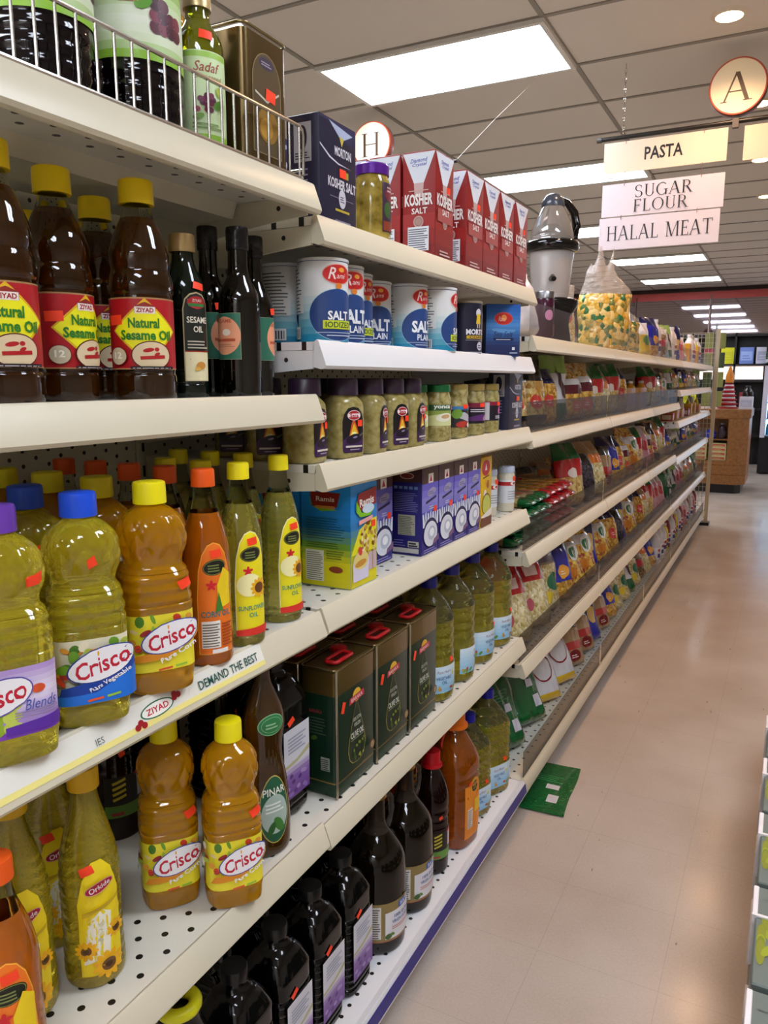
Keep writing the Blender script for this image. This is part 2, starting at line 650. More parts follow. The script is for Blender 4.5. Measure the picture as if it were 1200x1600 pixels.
WALLC = mat('wall_paint_pink', '#d8b8b0', 0.8)
WALLN = mat('wall_paint_beige', '#d2c8b8', 0.8)
for nm, lo, hi, m in (('wall_back', (x0, y1, 0), (x1, y1 + 0.1, CEIL), WALLC), ('wall_front', (x0, y0 - 0.1, 0), (x1, y0, CEIL), WALLN),
                      ('wall_left', (x0 - 0.1, y0, 0), (x0, y1, CEIL), WALLN), ('wall_right', (x1, y0, 0), (x1 + 0.1, y1, CEIL), WALLN)):
    mb = MB(); mb.box(lo, hi, m); struct(nm, mb)

# ------------------------------------------------------------------ ceiling lights
DIFF = mat('lit_diffuser', '#f4f6f8', 0.4, emit='#eaf2ff', estr=PANEL_STRENGTH)
def tube_bands(m):
    n, l, b = nodes_of(m)
    tc = n.new('ShaderNodeTexCoord'); sp = n.new('ShaderNodeSeparateXYZ')
    l.new(tc.outputs['Object'], sp.inputs[0])
    def M(op, a, c=None):
        k = n.new('ShaderNodeMath'); k.operation = op
        for i, v in enumerate((a, c)):
            if v is None: continue
            if isinstance(v, (int, float)): k.inputs[i].default_value = v
            else: l.new(v, k.inputs[i])
        return k.outputs[0]
    d = M('ABSOLUTE', M('SUBTRACT', M('ABSOLUTE', sp.outputs[1]), 0.15))     # distance to either tube
    f = M('SUBTRACT', 1.0, M('MULTIPLY', M('POWER', M('MINIMUM', M('DIVIDE', d, 0.15), 1.0), 2.0), 0.85))
    l.new(M('MULTIPLY', f, PANEL_STRENGTH * 1.35), b.inputs['Emission Strength'])
tube_bands(DIFF)
def ceiling_light():
    t = thing('ceiling_light', 'light', 'ceiling light', group='fluorescent ceiling panels')
    mb = MB(); mb.box((-0.585, -0.28, -0.008), (0.585, 0.28, 0.012), DIFF); mb.build('diffuser', t, 0)
    mb = MB()
    for lo, hi in (((-0.61, -0.305, -0.011), (0.61, -0.28, 0.014)), ((-0.61, 0.28, -0.011), (0.61, 0.305, 0.014)),
                   ((-0.61, -0.28, -0.011), (-0.585, 0.28, 0.014)), ((0.585, -0.28, -0.011), (0.61, 0.28, 0.014))):
        mb.box(lo, hi, mat('light_frame', '#d8d6d0', 0.4))
    mb.build('frame', t, 0)
    return t
CL = Kind(ceiling_light())
names = {3: 'large bright ceiling panel nearest the camera, above the salt boxes', 4: 'ceiling panel partly hidden behind the PASTA sign',
         5: 'ceiling panel seen just left of the HALAL MEAT board', 6: 'ceiling panel seen above the clear bag of pasta, second from the back wall',
         7: 'farthest ceiling panel, next to the mirrored back wall'}
for k in range(8):
    CL.put(-1.725, 3.68 + 0.305 + 2.44 * (k - 3), CEIL - 0.015, names.get(k, 'ceiling panel above the oil shelves, out of the frame'), group='fluorescent ceiling panels')
for k in (0, 1, 2, 6, 7):  # unseen panels added to light the near floor, bottle fronts and far end
    CL.put(.715 if k < 3 else 1.935, 3.68 + 0.305 + 2.44 * (k - 3), CEIL - 0.015, 'unseen ceiling panel added on the right to light the aisle', group='added fluorescent panels on the right')

CANLENS = mat('warm_lamp_lens', '#fff0d0', 0.4, emit='#ffd09a', estr=14)
def downlight():
    t = thing('downlight', 'can', 'ceiling light', group='warm recessed downlights')
    b = Body([(-0.012, 0.062), (-0.004, 0.076), (0.0, 0.082), (0.01, 0.082)], 32, 0)
    mb = MB(); b.mesh(mb, mat('downlight_trim', '#d9cdbb', 0.4)); mb.build('trim_ring', t)
    b = Body([(-0.0145, 0.052), (-0.012, 0.058), (0.0, 0.058)], 28, 0)
    mb = MB(); b.mesh(mb, CANLENS); mb.build('lens', t)
    return t
CAN = Kind(downlight())
for i, (cx, cy) in enumerate(((-0.374, 4.05), (-0.29, 5.34), (-0.33, 6.65), (-0.33, 7.95), (-0.33, 2.75))):
    CAN.put(cx, cy, CEIL - 0.0005, ['warm downlight in the ceiling in front of the round A marker', 'warm downlight just behind the round A marker',
            'warm downlight third along the aisle ceiling', 'warm downlight fourth along the aisle ceiling', 'warm downlight nearest the camera, above the frame'][i], group='warm recessed downlights')
    ld = bpy.data.lights.new('downlight_lamp', 'SPOT')
    ld.energy = CAN_POWER * (.35 if cy > 7.5 else 1.0)
    ld.color = (1.0, 0.60, 0.34)
    ld.spot_size = math.radians(140)
    ld.spot_blend = 0.9
    ld.shadow_soft_size = 0.05
    lo = bpy.data.objects.new('downlight_lamp', ld)
    lo.location = (cx, cy, CEIL - 0.03)
    COL.objects.link(lo)

# ================================================================== the shelving run
def shelf(y0, y1, z, label, deck=DECK, rail=CREAM, fence=0.0, front=FRONT, rib=False, tint=None, group=None):
    """metal shelf: perforated deck, sloping price rail along the front, brackets at both ends"""
    L = y1 - y0 - 0.006
    t = thing('shelf', label, 'shelf', (0, y0 + 0.003, z), group=group)
    mb = MB()
    mb.box((BACK + 0.009, 0, -0.014), (front - 0.012, L, 0), deck)
    mb.build('deck', t, 0)
    prof = [(-0.012, 0.0), (-0.006, 0.0035), (-0.003, 0.001), (0.010, -0.034), (0.0115, -0.040), (0.008, -0.045), (0.0, -0.046), (-0.014, -0.042), (-0.014, -0.014)]
    mb = MB()
    e0 = [(front + p[0], 0, p[1]) for p in prof]
    e1 = [(front + p[0], L, p[1]) for p in prof]
    mb.rings([e1, e0], rail)
    mb.build('price_rail', t, 30)
    for yy in (0.001, L - 0.006):
        mb = MB()
        a = [(BACK + 0.009, yy, -0.0145), (front - 0.015, yy, -0.0145), (front - 0.015, yy, -0.045), (front - 0.10, yy, -0.052), (BACK + 0.009, yy, -0.095)]
        b_ = [(p[0], yy + 0.005, p[2]) for p in a]
        mb.rings([b_, a], rail)
        mb.tube([(front - 0.07, yy - 0.0004, -0.03), (front - 0.07, yy + 0.0054, -0.03)], 0.0042, DARK, 8)
        mb.build('bracket', t, 0)
    if rib:
        mb = MB()
        mb.rings([[(-0.98, y, -0.014), (-0.97, y, -0.04), (-0.87, y, -0.04), (-0.86, y, -0.014)] for y in (L - 0.012, 0.012)], rail)
        mb.build('stiffening_rib', t, 0)
    if fence:
        mb = MB()
        mb.box((front - 0.018, 0.012, 0.004), (front - 0.0155, L - 0.012, fence), ACRYLIC if z < 1.5 else ACRYLIC_TOP)
        o = mb.build('front_fence', t, 0)
        o['label'] = 'smoky clear plastic fence'
    return t

S1 = [(1.80, 'cream top shelf of the nearest section, with a wire guard along it'), (1.462, 'cream shelf under the sesame oil bottles'),
      (1.08, 'cream shelf under the cooking oils, printed strip on its front'), (0.667, 'half-empty cream shelf below the cooking oils, nearest section')]
shelves1 = [shelf(BAYS[0], BAYS[1], z, l, rib=(i == 0)) for i, (z, l) in enumerate(S1)]
S2 = [(1.755, 'cream top shelf carrying the red salt cartons', DECK, CREAM), (1.553, 'white shelf under the round salt canisters', DECK_WHITE, WHITE_ENAMEL),
      (1.342, 'cream shelf under the brown sauce jars', DECK, CREAM), (1.083, 'cream shelf under the blue boxes', DECK, CREAM), (0.658, 'cream shelf under the green oil tins', DECK, CREAM)]
for z, l, d, r in S2:
    shelf(BAYS[1], BAYS[2], z, l, d, r)
P_SH = [(1.62, 0.105, 'top'), (1.32, 0.10, 'second'), (0.94, 0.10, 'third'), (0.56, 0.10, 'fourth')]
P_SH2 = [(1.62, 0.105, 'top'), (1.41, 0.0, 'second'), (1.18, 0.0, 'third'), (0.91, 0.09, 'fourth'), (0.56, 0.12, 'fifth')]
for bi in range(2, 7):
    for z, f, w in (P_SH if bi < 5 else P_SH2):
        shelf(BAYS[bi], BAYS[bi + 1], z, '%s shelf down in the %s section of the pasta run from the near end' % (w, ['first', 'second', 'third', 'fourth', 'fifth'][bi - 2]),
              DECK, CREAM if bi < 5 else WHITE_ENAMEL, f, group='pasta shelves')

BLUE = mat('blue_price_strip', '#2c2a7c', 0.4)
for bi in range(7):
    t = thing('gondola_unit', ['nearest shelving unit holding the oils', 'second shelving unit holding salt and oil tins', 'third shelving unit, first of the pasta', 'fourth shelving unit, second of the pasta',
              'fifth shelving unit, middle of the pasta', 'sixth shelving unit, last but one', 'last shelving unit at the far end of the aisle'][bi] + ', perforated back panel', 'shelving unit', (0, BAYS[bi], 0), group='shelving units')
    L = BAYS[bi + 1] - BAYS[bi]
    top = 1.84 if bi < 2 else 1.70
    mb = MB(); mb.box((BACK - 0.02, 0.016, 0.11), (BACK, L - 0.016, top), PEG); mb.build('back_panel', t, 0)
    for yy in ((0.0,) if bi < 6 else (0.0, L)):
        mb = MB()
        mb.box((BACK - 0.05, yy - 0.015, 0.0), (BACK + 0.004, yy + 0.015, top + 0.01), CREAM)
        z = 0.3
        while z < top:
            mb.box((BACK + 0.0035, yy - 0.003, z), (BACK + 0.0047, yy + 0.003, z + 0.022), DARK)
            z += 0.05
        o = mb.build('upright', t, 0)
    near = bi < 2
    mb = MB(); mb.box((BACK + 0.009, 0.002, 0.10), (-0.705, L - 0.002, 0.155), DECK_WHITE if near else DECK)
    mb.build('base_deck', t, 0)
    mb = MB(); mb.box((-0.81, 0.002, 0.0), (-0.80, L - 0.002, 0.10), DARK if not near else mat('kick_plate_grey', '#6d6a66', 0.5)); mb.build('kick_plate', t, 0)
    mb = MB()
    mb.rings([[(-0.705, y, 0.155), (-0.692, y, 0.159), (-0.688, y, 0.152), (-0.682, y, 0.115), (-0.684, y, 0.108), (-0.705, y, 0.104)] for y in (L - 0.001, 0.001)], WHITE_ENAMEL if near else CREAM)
    mb.build('base_rail', t, 30)
    if near:
        mb = MB(); mb.rings([[(-0.6865, y, 0.150), (-0.6845, y, 0.150), (-0.6797, y, 0.122), (-0.6817, y, 0.122)] for y in (L - 0.003, 0.003)], BLUE)
        o = mb.build('price_strip', t, 0); o['label'] = 'dark blue price strip'
    else:
        mb = MB(); mb.box((-0.703, 0.02, 0.157), (-0.7, L - 0.02, 0.25), ACRYLIC); o = mb.build('front_fence', t, 0); o['label'] = 'smoky clear plastic fence'

# printed strip in the price rail of the oil shelf
rail_dir = Vector((0.013, 0, -0.035)).normalized()
rs = Flat((FRONT - 0.003, 0, 0.001), (0, 1, 0), -rail_dir)
a = Art(rs, base=0.0006)
S = -0.0365
a.rect(0.34, S + 0.001, 0.935, -0.0008, '#eceadf')
a.rect(0.34, S + 0.001, 0.935, S + 0.0085, '#f1e48a')
a.ell(0.705, -0.0185, 0.030, 0.0105, '#2f6b45', 0.0)
a.ell(0.705, -0.0185, 0.0275, 0.0088, '#f6f2ea')
a.text('ZIYAD', 0.705, -0.0185, 0.0082, '#c0202c', w=0.040, bold=0.02)
for q, (yy, zz) in enumerate(((0.672, -0.026), (0.666, -0.030), (0.677, -0.0305), (0.738, -0.011), (0.745, -0.014), (0.737, -0.0155))):
    a.ell(yy, zz, 0.0048, 0.0042, '#a01822', keep=True)
a.off += 0.0002
a.text('DEMAND THE BEST', 0.853, -0.018, 0.0128, '#24564e', w=0.135, bold=0.01)
a.text('IES', 0.607, -0.022, 0.008, '#57625c')
o = a.mb.build('rail_strip', shelves1[2], 0)
o.location.y = -(BAYS[0] + 0.003)
o['label'] = 'printed paper strip in the price rail'

# wire guard on the top shelf of the nearest section
t = thing('wire_guard', 'chrome wire guard along the front of the top shelf', 'shelf guard', (0, 0, 1.80))
mb = MB()
X = FRONT - 0.009
yA, yB, hh = -0.06, 1.095, 0.083
mb.tube([(X, yA, hh), (X, yB - 0.012, hh), (X, yB - 0.003, hh - 0.004), (X, yB, hh - 0.013), (X, yB, 0.012), (X, yB - 0.01, 0.0065), (X, yA, 0.0065)], 0.0028, CHROME, 8)
mb.build('rail', t)
y = yA + 0.01
while y < yB - 0.01:
    mb = MB(); mb.tube([(X, y, 0.0065), (X, y, hh)], 0.0019, CHROME, 6); mb.build('upright_wire', t)
    y += 0.0270
mb = MB(); mb.tube([(X, yB, 0.02), (X - 0.16, yB, 0.02)], 0.002, CHROME, 6); mb.tube([(X, yB, 0.008), (X - 0.16, yB, 0.008)], 0.002, CHROME, 6)
mb.build('return_wire', t)
# ================================================================== products: bottles and jugs
def rib_mod(z0, z1, pitch, amp):
    def f(th, z):
        if z0 < z < z1:
            return 1 - amp * (0.5 + 0.5 * math.cos(2 * PI * (z - z0) / pitch)) ** 2
        return 1.0
    return f

def parts_of(name, label, cat):
    return thing(name, label, cat)

def salad(a, x0, x1, y0, y1, seed, n=26):
    r = random.Random(seed)
    cols = ['#d9442a', '#6f9e2c', '#b9c94a', '#f1d9a0', '#c43a2c', '#e8a23a', '#4f7f28', '#f0e6c8', '#a53030']
    for i in range(n):
        rx = r.uniform(0.003, 0.008)
        ry = r.uniform(0.0025, 0.006)
        a.ell(r.uniform(x0 + rx, x1 - rx), r.uniform(y0 + ry, y1 - ry), rx, ry, cols[i % len(cols)], r.uniform(0, 3), 10)

def crisco(kind):
    cols = {'vegetable': ('#1a4fd8', OIL_PALE), 'corn': ('#f2e312', OIL_CORN), 'blend': ('#6a3aa8', OIL_PALE)}
    capc, oil = cols[kind]
    t = thing('cooking_oil_bottle', kind, 'oil bottle')
    def mod(th, z):
        k = 1.0
        if 0.122 < z < 0.166:
            k -= 0.045 * (0.5 + 0.5 * math.cos(2 * PI * (z - 0.122) / 0.0147))
        if 0.180 < z < 0.246:
            f = math.sin(PI * (z - 0.180) / 0.066)
            k -= 0.075 * f * (1 - min(abs(math.sin(5 * th + (z - .18) * 70)), abs(math.sin(5 * th - (z - .18) * 70)))) ** 1.6
            if z < 0.205:
                k += 0.05 * (math.cos(9 * th) - .8) * math.sin(PI * (z - .18) / .025)
        if z < 0.028:
            k += 0.03 * (math.cos(8 * th) - .9) * math.sin(PI * z / 0.028)
        return k
    b = Body([(0.0, .034, .037, 3), (0.0, .038, .041, 3.2), (.006, .0425, .0455, 3.4), (.03, .0425, .0455, 3.6), (.032, .0415, .0448, 3.8), (.113, .0415, .0448, 3.8), (.117, .043, .046, 3.4),
              (.15, .0425, .0455, 3), (.166, .040, .043, 2.8), (.173, .0335, .0365, 2.5), (.182, .0345, .0375, 2.4), (.196, .0405, .044, 2.4), (.218, .0425, .0455, 2.4), (.236, .038, .040, 2.3),
              (.248, .026, .027, 2), (.253, .0185, .0185, 2), (.258, .0165, .0165, 2)], 96, 2, mod, 0.0022)
    mb = MB(); b.mesh(mb, oil); mb.build('bottle_body', t, 60)
    cm = mat('cap_' + kind, capc, 0.35)
    cap(t, 0.0212, .256, .285, cm)
    w = Wrap(b, .07)
    a = Art(w, base=0.0006)
    if kind == 'vegetable':
        a.rect(-.066, .034, .046, .112, '#e9e2c4'); salad(a, -.064, .044, .078, .111, 3); salad(a, -.066, -.02, .058, .1, 8, 12)
        a.bars(-.062, .046, -.035, .072, 7, '#8f8a70', seed=2)
        a.poly([(-.066, .034), (.046, .034), (.046, .075), (.02, .066), (-.012, .052), (-.04, .047), (-.066, .046)], '#1c72dc')
        a.poly([(-.036, .046), (.0, .047), (.046, .072), (.046, .082), (.01, .066), (-.034, .056)], '#123f9e')
        e, band, sub = '#1c3a8c', '#123f9e', 'Pure Vegetable'
    elif kind == 'corn':
        a.rect(-.066, .034, .046, .112, '#f0e235'); salad(a, -.064, .044, .082, .111, 5, 18); salad(a, -.066, -.025, .06, .1, 9, 12)
        a.poly([(-.04, .05), (0, .052), (.046, .078), (.046, .088), (.01, .066), (-.034, .06)], '#d98a1a')
        e, band, sub = '#2a3f9a', '#d98a1a', 'Pure Corn'
    else:
        a.grad(-.066, .034, .046, .112, ['#7a3fb8', '#cdb7e6', '#e9e0f2', '#b79ad6'])
        for q in range(9):
            a.ell(-.04 + (q % 3) * .016, .046 + (q // 3) * .012, .009, .008, ['#a9bf3a', '#8fae2a', '#c4d25c'][q % 3], keep=True)
        a.off += .0002
        a.ell(-.045, .04, .008, .005, '#8c1f3c')
        a.poly([(-.015, .037), (.046, .037), (.046, .052), (-.015, .047)], '#5b2aa0')
        a.text('Blends', .022, .068, .012, '#3a4fa8', w=.034, shear=.3)
        a.bars(-.004, .055, .044, .064, 3, '#9a86b8', seed=4)
        a.ell(.02, .085, .007, .005, '#d9542a')
        e, sub = '#5a46a8', None
    cx, cy, rot = (.008, .082, .30) if kind != 'blend' else (-.022, .082, .25)
    a.ell(cx, cy, .038, .0205, e, rot); a.ell(cx, cy, .0365, .019, '#f3f1f4', rot)
    a.text('Crisco', cx, cy, .0215, '#c01832', w=.060, bold=.018, shear=.22, rot=rot)
    a.ell(cx - .004, cy + .0135, .0016, .003, '#eba61e')
    if sub:
        a.text(sub, cx + .008, cy - .0225, .0075, '#f4f4f4', w=.048, bold=.02, rot=rot + .12)
        a.rect(-.01, .0375, .008, .0405, '#d9542a', .1, True); a.rect(.012, .0395, .026, .0425, '#8fbf3a', .1)
    a.mb.build('label', t)
    sticker(w, t, .010 if kind == 'vegetable' else .034, .150 if kind == 'corn' else .205, .017, .012, .3)
    return Kind(t)

def tall_bottle(kind):
    """waisted PET bottle with an oval-topped label panel on the front"""
    t = thing('cooking_oil_bottle', kind, 'oil bottle')
    oil = OIL_AMBER if kind == 'corn' else OIL_SUN
    def mod(th, z):
        if 0.03 < z < 0.2 and kind != 'corn':
            f = abs(math.sin(th / 2)) if True else 1
            if f > .42: return 1 - 0.022 * (0.5 + 0.5 * math.cos(2 * PI * z / .0125)) * min(1, (f - .42) * 4)
        return 1.0
    b = Body([(0, .030), (0, .033), (.006, .0352), (.06, .0352), (.10, .0335), (.14, .0345), (.175, .0335), (.205, .0265), (.228, .0185), (.245, .0145), (.262, .0132)], 56, 2, mod, 0.003)
    mb = MB(); b.mesh(mb, lambda z: oil if z < 0.222 else GLASS_CLEAR); mb.build('bottle_body', t, 60)
    cap(t, 0.0168, .259, .284, mat('cap_orange', '#ec5a12', .4) if kind == 'corn' else mat('cap_yellow', '#f2e012', .4))
    w = Wrap(b, .08)
    a = Art(w, base=.0006)
    c = {'corn': '#f0781e', 'sunflower': '#f3e41c'}[kind]
    pts = [(-.026, .018), (.026, .018), (.027, .10), (.024, .14), (.018, .165), (.010, .178), (0, .182), (-.010, .178), (-.018, .165), (-.024, .14), (-.027, .10)]
    a.poly(pts, '#f6f0c0' if kind != 'corn' else '#ffb43c')
    a.poly([(x * .95, .019 + (y - .018) * .985) for x, y in pts], c)
    a.ell(0, .146, .0175, .0115, '#17170f', .12); a.ring(0, .146, .0165, .0105, .0008, '#8a8f3c', .12)
    a.bars(-.010, .140, .010, .152, 3, '#7f8a4a', seed=5)
    for q in range(5):
        an = q * 2 * PI / 5 + .3
        a.ell(-.006 + .004 * math.cos(an), .120 + .004 * math.sin(an), .0042, .0022, '#d6202c', an, 8, True)
    a.off += .0002
    if kind == 'corn':
        a.poly([(.003, .085), (.024, .09), (.024, .135), (.012, .145), (.002, .12)], '#f2d11c')
        a.poly([(-.002, .08), (.01, .082), (.004, .11)], '#3f7f2c')
        a.text('CORN OIL', 0, .078, .009, '#2c6f7a', w=.043, bold=.02)
        a.rect(-.021, .028, .004, .068, '#efeae0'); a.bars(-.020, .03, .003, .066, 9, '#6a655a', seed=7)
        a.bars(.006, .03, .023, .066, 8, '#a3461a', seed=8)
        a.rect(-.008, .020, .014, .026, '#f2efe8')
    else:
        a.ell(-.004, .098, .02, .018, '#faf3b0', keep=True); a.off += .0002
        for q in range(12):
            an = q * PI / 6
            a.ell(.012 + .010 * math.cos(an), .092 + .010 * math.sin(an), .006, .003, '#f0b21c', an, 8, True)
        a.off += .0002
        a.ell(.012, .092, .0085, .0085, '#6b3f1c')
        a.text('SUNFLOWER', 0, .062, .0075, '#3f8f7a', w=.044, bold=.02)
        a.text('OIL', 0, .051, .0075, '#3f8f7a', w=.014, bold=.02)
        a.poly([(-.025, .0185), (.025, .0185), (.0258, .032), (-.0258, .028)], '#e0342a')
    a.mb.build('label', t)
    sticker(w, t, .002, .166, .016, .011, .15)
    return Kind(t)

def ringed_bottle():
    t = thing('sunflower_oil_bottle', 'x', 'oil bottle')
    b = Body([(0, .032), (0, .037), (.008, .0405), (.03, .0405), (.10, .039), (.15, .0405), (.185, .038), (.225, .028), (.255, .0195), (.275, .0165), (.285, .0158)], 64, 2, rib_mod(.02, .19, .0165, .03), 0.0026)
    mb = MB(); b.mesh(mb, liquid('oil_light_sunflower', '#fbee90', '#f6de34', .25)); mb.build('bottle_body', t, 60)
    cap(t, .0205, .28, .310, mat('cap_deep_yellow', '#e2b412', .4))
    w = Wrap(b, .09)
    a = Art(w, base=.0018)
    pts = [(-.026, .022), (.028, .022), (.031, .10), (.029, .14), (.02, .175), (.008, .19), (-.006, .188), (-.018, .165), (-.026, .13)]
    a.poly(pts, '#f3d81c')
    a.poly([(-.022, .04), (.012, .05), (.016, .11), (.004, .118), (-.016, .102)], '#f4f0dc')
    for q in range(3):
        a.ell(.002 - q * .001, .098 - q * .013, .004, .0055, '#d8d2a8', .2, 10)
    for fx, fy, fr in ((.022, .082, .012), (-.018, .062, .013), (.008, .036, .018)):
        for q in range(11):
            an = q * 2 * PI / 11
            a.ell(fx + fr * .62 * math.cos(an), fy + fr * .62 * math.sin(an), fr * .55, fr * .24, '#f2b414', an, 8, True)
        a.off += .00015
        a.ell(fx, fy, fr * .5, fr * .5, '#6e4a22'); a.ell(fx, fy, fr * .25, fr * .25, '#4a2e14')
    a.poly([(-.02, .112), (.024, .128), (.026, .134), (.018, .131), (-.02, .118)], '#c9a81c')
    a.ell(.002, .154, .018, .0078, '#a3142c', .35); a.ring(.002, .154, .0178, .0076, .0008, '#e6b0a0', .35)
    a.text('Orkide', .002, .154, .0075, '#f2dfe0', w=.026, bold=.02, shear=.2, rot=.35)
    a.mb.build('label', t)
    sticker(w, t, -.012, .178, .018, .012, .3)
    return Kind(t)

def sesame_bottle():
    t = thing('sesame_oil_bottle', 'x', 'oil bottle')
    def mod(th, z):
        if .148 < z < .205:
            return 1 + .012 * math.sin(3 * th + z * 60)
        return 1
    b = Body([(0, .034), (0, .039), (.006, .0418), (.034, .0418), (.037, .0395), (.04, .0405), (.140, .0405), (.143, .0395), (.147, .0425), (.168, .0405), (.176, .037), (.186, .0395), (.205, .0385), (.23, .029),
              (.248, .0205), (.258, .0175), (.272, .0165)], 60, 2, mod, .004)
    mb = MB(); b.mesh(mb, lambda z: OIL_SESAME if z < .246 else GLASS_CLEAR); mb.build('bottle_body', t, 60)
    cap(t, .0222, .264, .296, mat('cap_yellow_wide', '#f0cf10', .38))
    w = Wrap(b, .09)
    a = Art(w, base=.0005)
    H = .0405 * PI * .999
    a.rect(-H, .042, H, .138, '#4a0f14', keep=True); a.off += .0002
    a.rect(-.062, .0435, .062, .1365, '#b0141e')
    a.rect(-H, .136, H, .138, '#b58a5a', keep=True); a.rect(-H, .042, H, .0437, '#b58a5a'); a.bars(-.1, .06, -.068, .128, 12, '#8f6a60', seed=3)
    a.rect(-.095, .047, -.075, .06, '#e6dfd2')
    k = [(-.044, .094), (0, .137), (.044, .094), (0, .050)]
    a.poly(k, '#e0b020'); a.poly([(-.041, .094), (0, .133), (.041, .094), (0, .054)], '#f1ea1a')
    a.poly([(-.013, .117), (.013, .117), (.013, .126), (0, .132), (-.013, .126)], '#8f2a20')
    a.rect(-.0125, .1165, .0125, .1255, '#f0e6dc'); a.text('ZIYAD', 0, .121, .006, '#a01822', w=.021, bold=.03)
    a.text('Natural', -.002, .104, .0135, '#2f7a24', w=.038, bold=.035)
    a.text('Sesame Oil', .001, .088, .0135, '#2f7a24', w=.064, bold=.035)
    a.ell(.006, .061, .025, .0195, '#5a1a14'); a.ell(.006, .061, .0235, .018, '#dcc6a0')
    a.ell(.002, .068, .007, .0028, '#b01a20', .2, 10); a.ell(.012, .069, .003, .0028, '#b01a20', 0, 8); a.rect(-.008, .056, .022, .0605, '#b01a20', .06); a.ell(.012, .0625, .004, .0022, '#b01a20', .5, 8)
    a.ell(-.036, .06, .0125, .0125, '#6a1a18'); a.ell(-.036, .06, .0115, .0115, '#c9bb9c'); a.text('12', -.036, .061, .009, '#f4f0e0', w=.011, bold=.03)
    a.rect(-.02, .0425, .034, .0462, '#20161c', keep=True); a.bars(-.017, .0432, .031, .0456, 1, '#b8b0b0')
    a.mb.build('label', t)
    sticker(w, t, -.040, .108, .021, .013, .05)
    return Kind(t)

def dark_bottle(kind):
    t = thing('sesame_oil_bottle', kind, 'oil bottle')
    if kind == 'gold':
        b = Body([(0, .024), (0, .027), (.005, .0288), (.02, .0288), (.022, .0275), (.026, .0288), (.15, .0288), (.175, .0265), (.198, .018), (.212, .0145), (.232, .0140)], 44, 2, None, .01)
        mb = MB(); b.mesh(mb, mat('black_green_glass', '#06140c', .06, 0, .25, 1.5)); mb.build('bottle_body', t, 60)
        cap(t, .0172, .222, .249, mat('cap_champagne', '#b79a66', .35, .5))
        w = Wrap(b, .09); a = Art(w, base=.0005)
        a.poly([(-.02, .026), (.02, .026), (.02, .135), (.017, .15), (.010, .158), (0, .161), (-.010, .158), (-.017, .15), (-.02, .135)], '#b9a77a')
        a.poly([(-.0185, .027), (.0185, .027), (.0185, .135), (.0155, .149), (.009, .156), (0, .159), (-.009, .156), (-.0155, .149), (-.0185, .135)], '#1c201a')
        a.rect(-.0185, .027, .0185, .072, '#e8dcb0'); a.rect(-.0185, .0705, .0185, .0725, '#9c2a22')
        a.ell(0, .145, .0135, .0095, '#a82024'); a.rect(-.012, .139, .012, .1435, '#2f7a3a'); a.text('ZIYAD', 0, .148, .004, '#f0e6dc', w=.014)
        a.text('SESAME', 0, .119, .0095, '#e9e2cc', w=.030, bold=.02); a.text('OIL', 0, .105, .0095, '#e9e2cc', w=.014, bold=.02)
        a.bars(-.015, .076, .015, .09, 3, '#b9b2a0'); a.ell(.002, .05, .007, .006, '#c98a3a', 0, 12); a.ell(-.003, .045, .004, .003, '#e0b050', 0, 10)
        a.mb.build('label', t)
        sticker(w, t, .004, .170, .017, .011, -.2)
    else:
        b = Body([(0, .026), (0, .029), (.006, .0312), (.165, .0312), (.190, .028), (.208, .0195), (.222, .0148), (.275, .0142)], 44, 2, None, .01)
        mb = MB(); b.mesh(mb, OIL_DARK); mb.build('bottle_body', t, 60)
        cb = Body([(.262, .0152), (.262, .0162), (.268, .0168), (.271, .0162), (.274, .0168), (.277, .0162), (.283, .0166), (.298, .0165), (.302, .0158), (.303, .014)], 36, 0)
        mb = MB(); cb.mesh(mb, mat('black_screw_cap', '#101012', .22)); mb.build('cap', t)
        w = Wrap(b, .09); a = Art(w, base=.0005)
        a.rect(-.05, .068, .034, .150, '#b9b48c'); a.rect(-.0495, .0685, .0335, .1495, '#2f6f58')
        a.ell(.008, .110, .026, .034, '#efa37c'); a.text('SESAME', .006, .136, .0065, '#c25a3a', w=.030, bold=.02)
        a.ell(.012, .116, .007, .006, '#f7e4d0'); a.rect(-.012, .100, .026, .105, '#c25a3a', keep=True); a.bars(-.004, .09, .026, .097, 2, '#c98a6a')
        a.mb.build('label', t)
        sticker(w, t, .0 if kind == 'front' else -.028, .162 if kind == 'front' else .142, .02, .012, .15)
    return Kind(t)

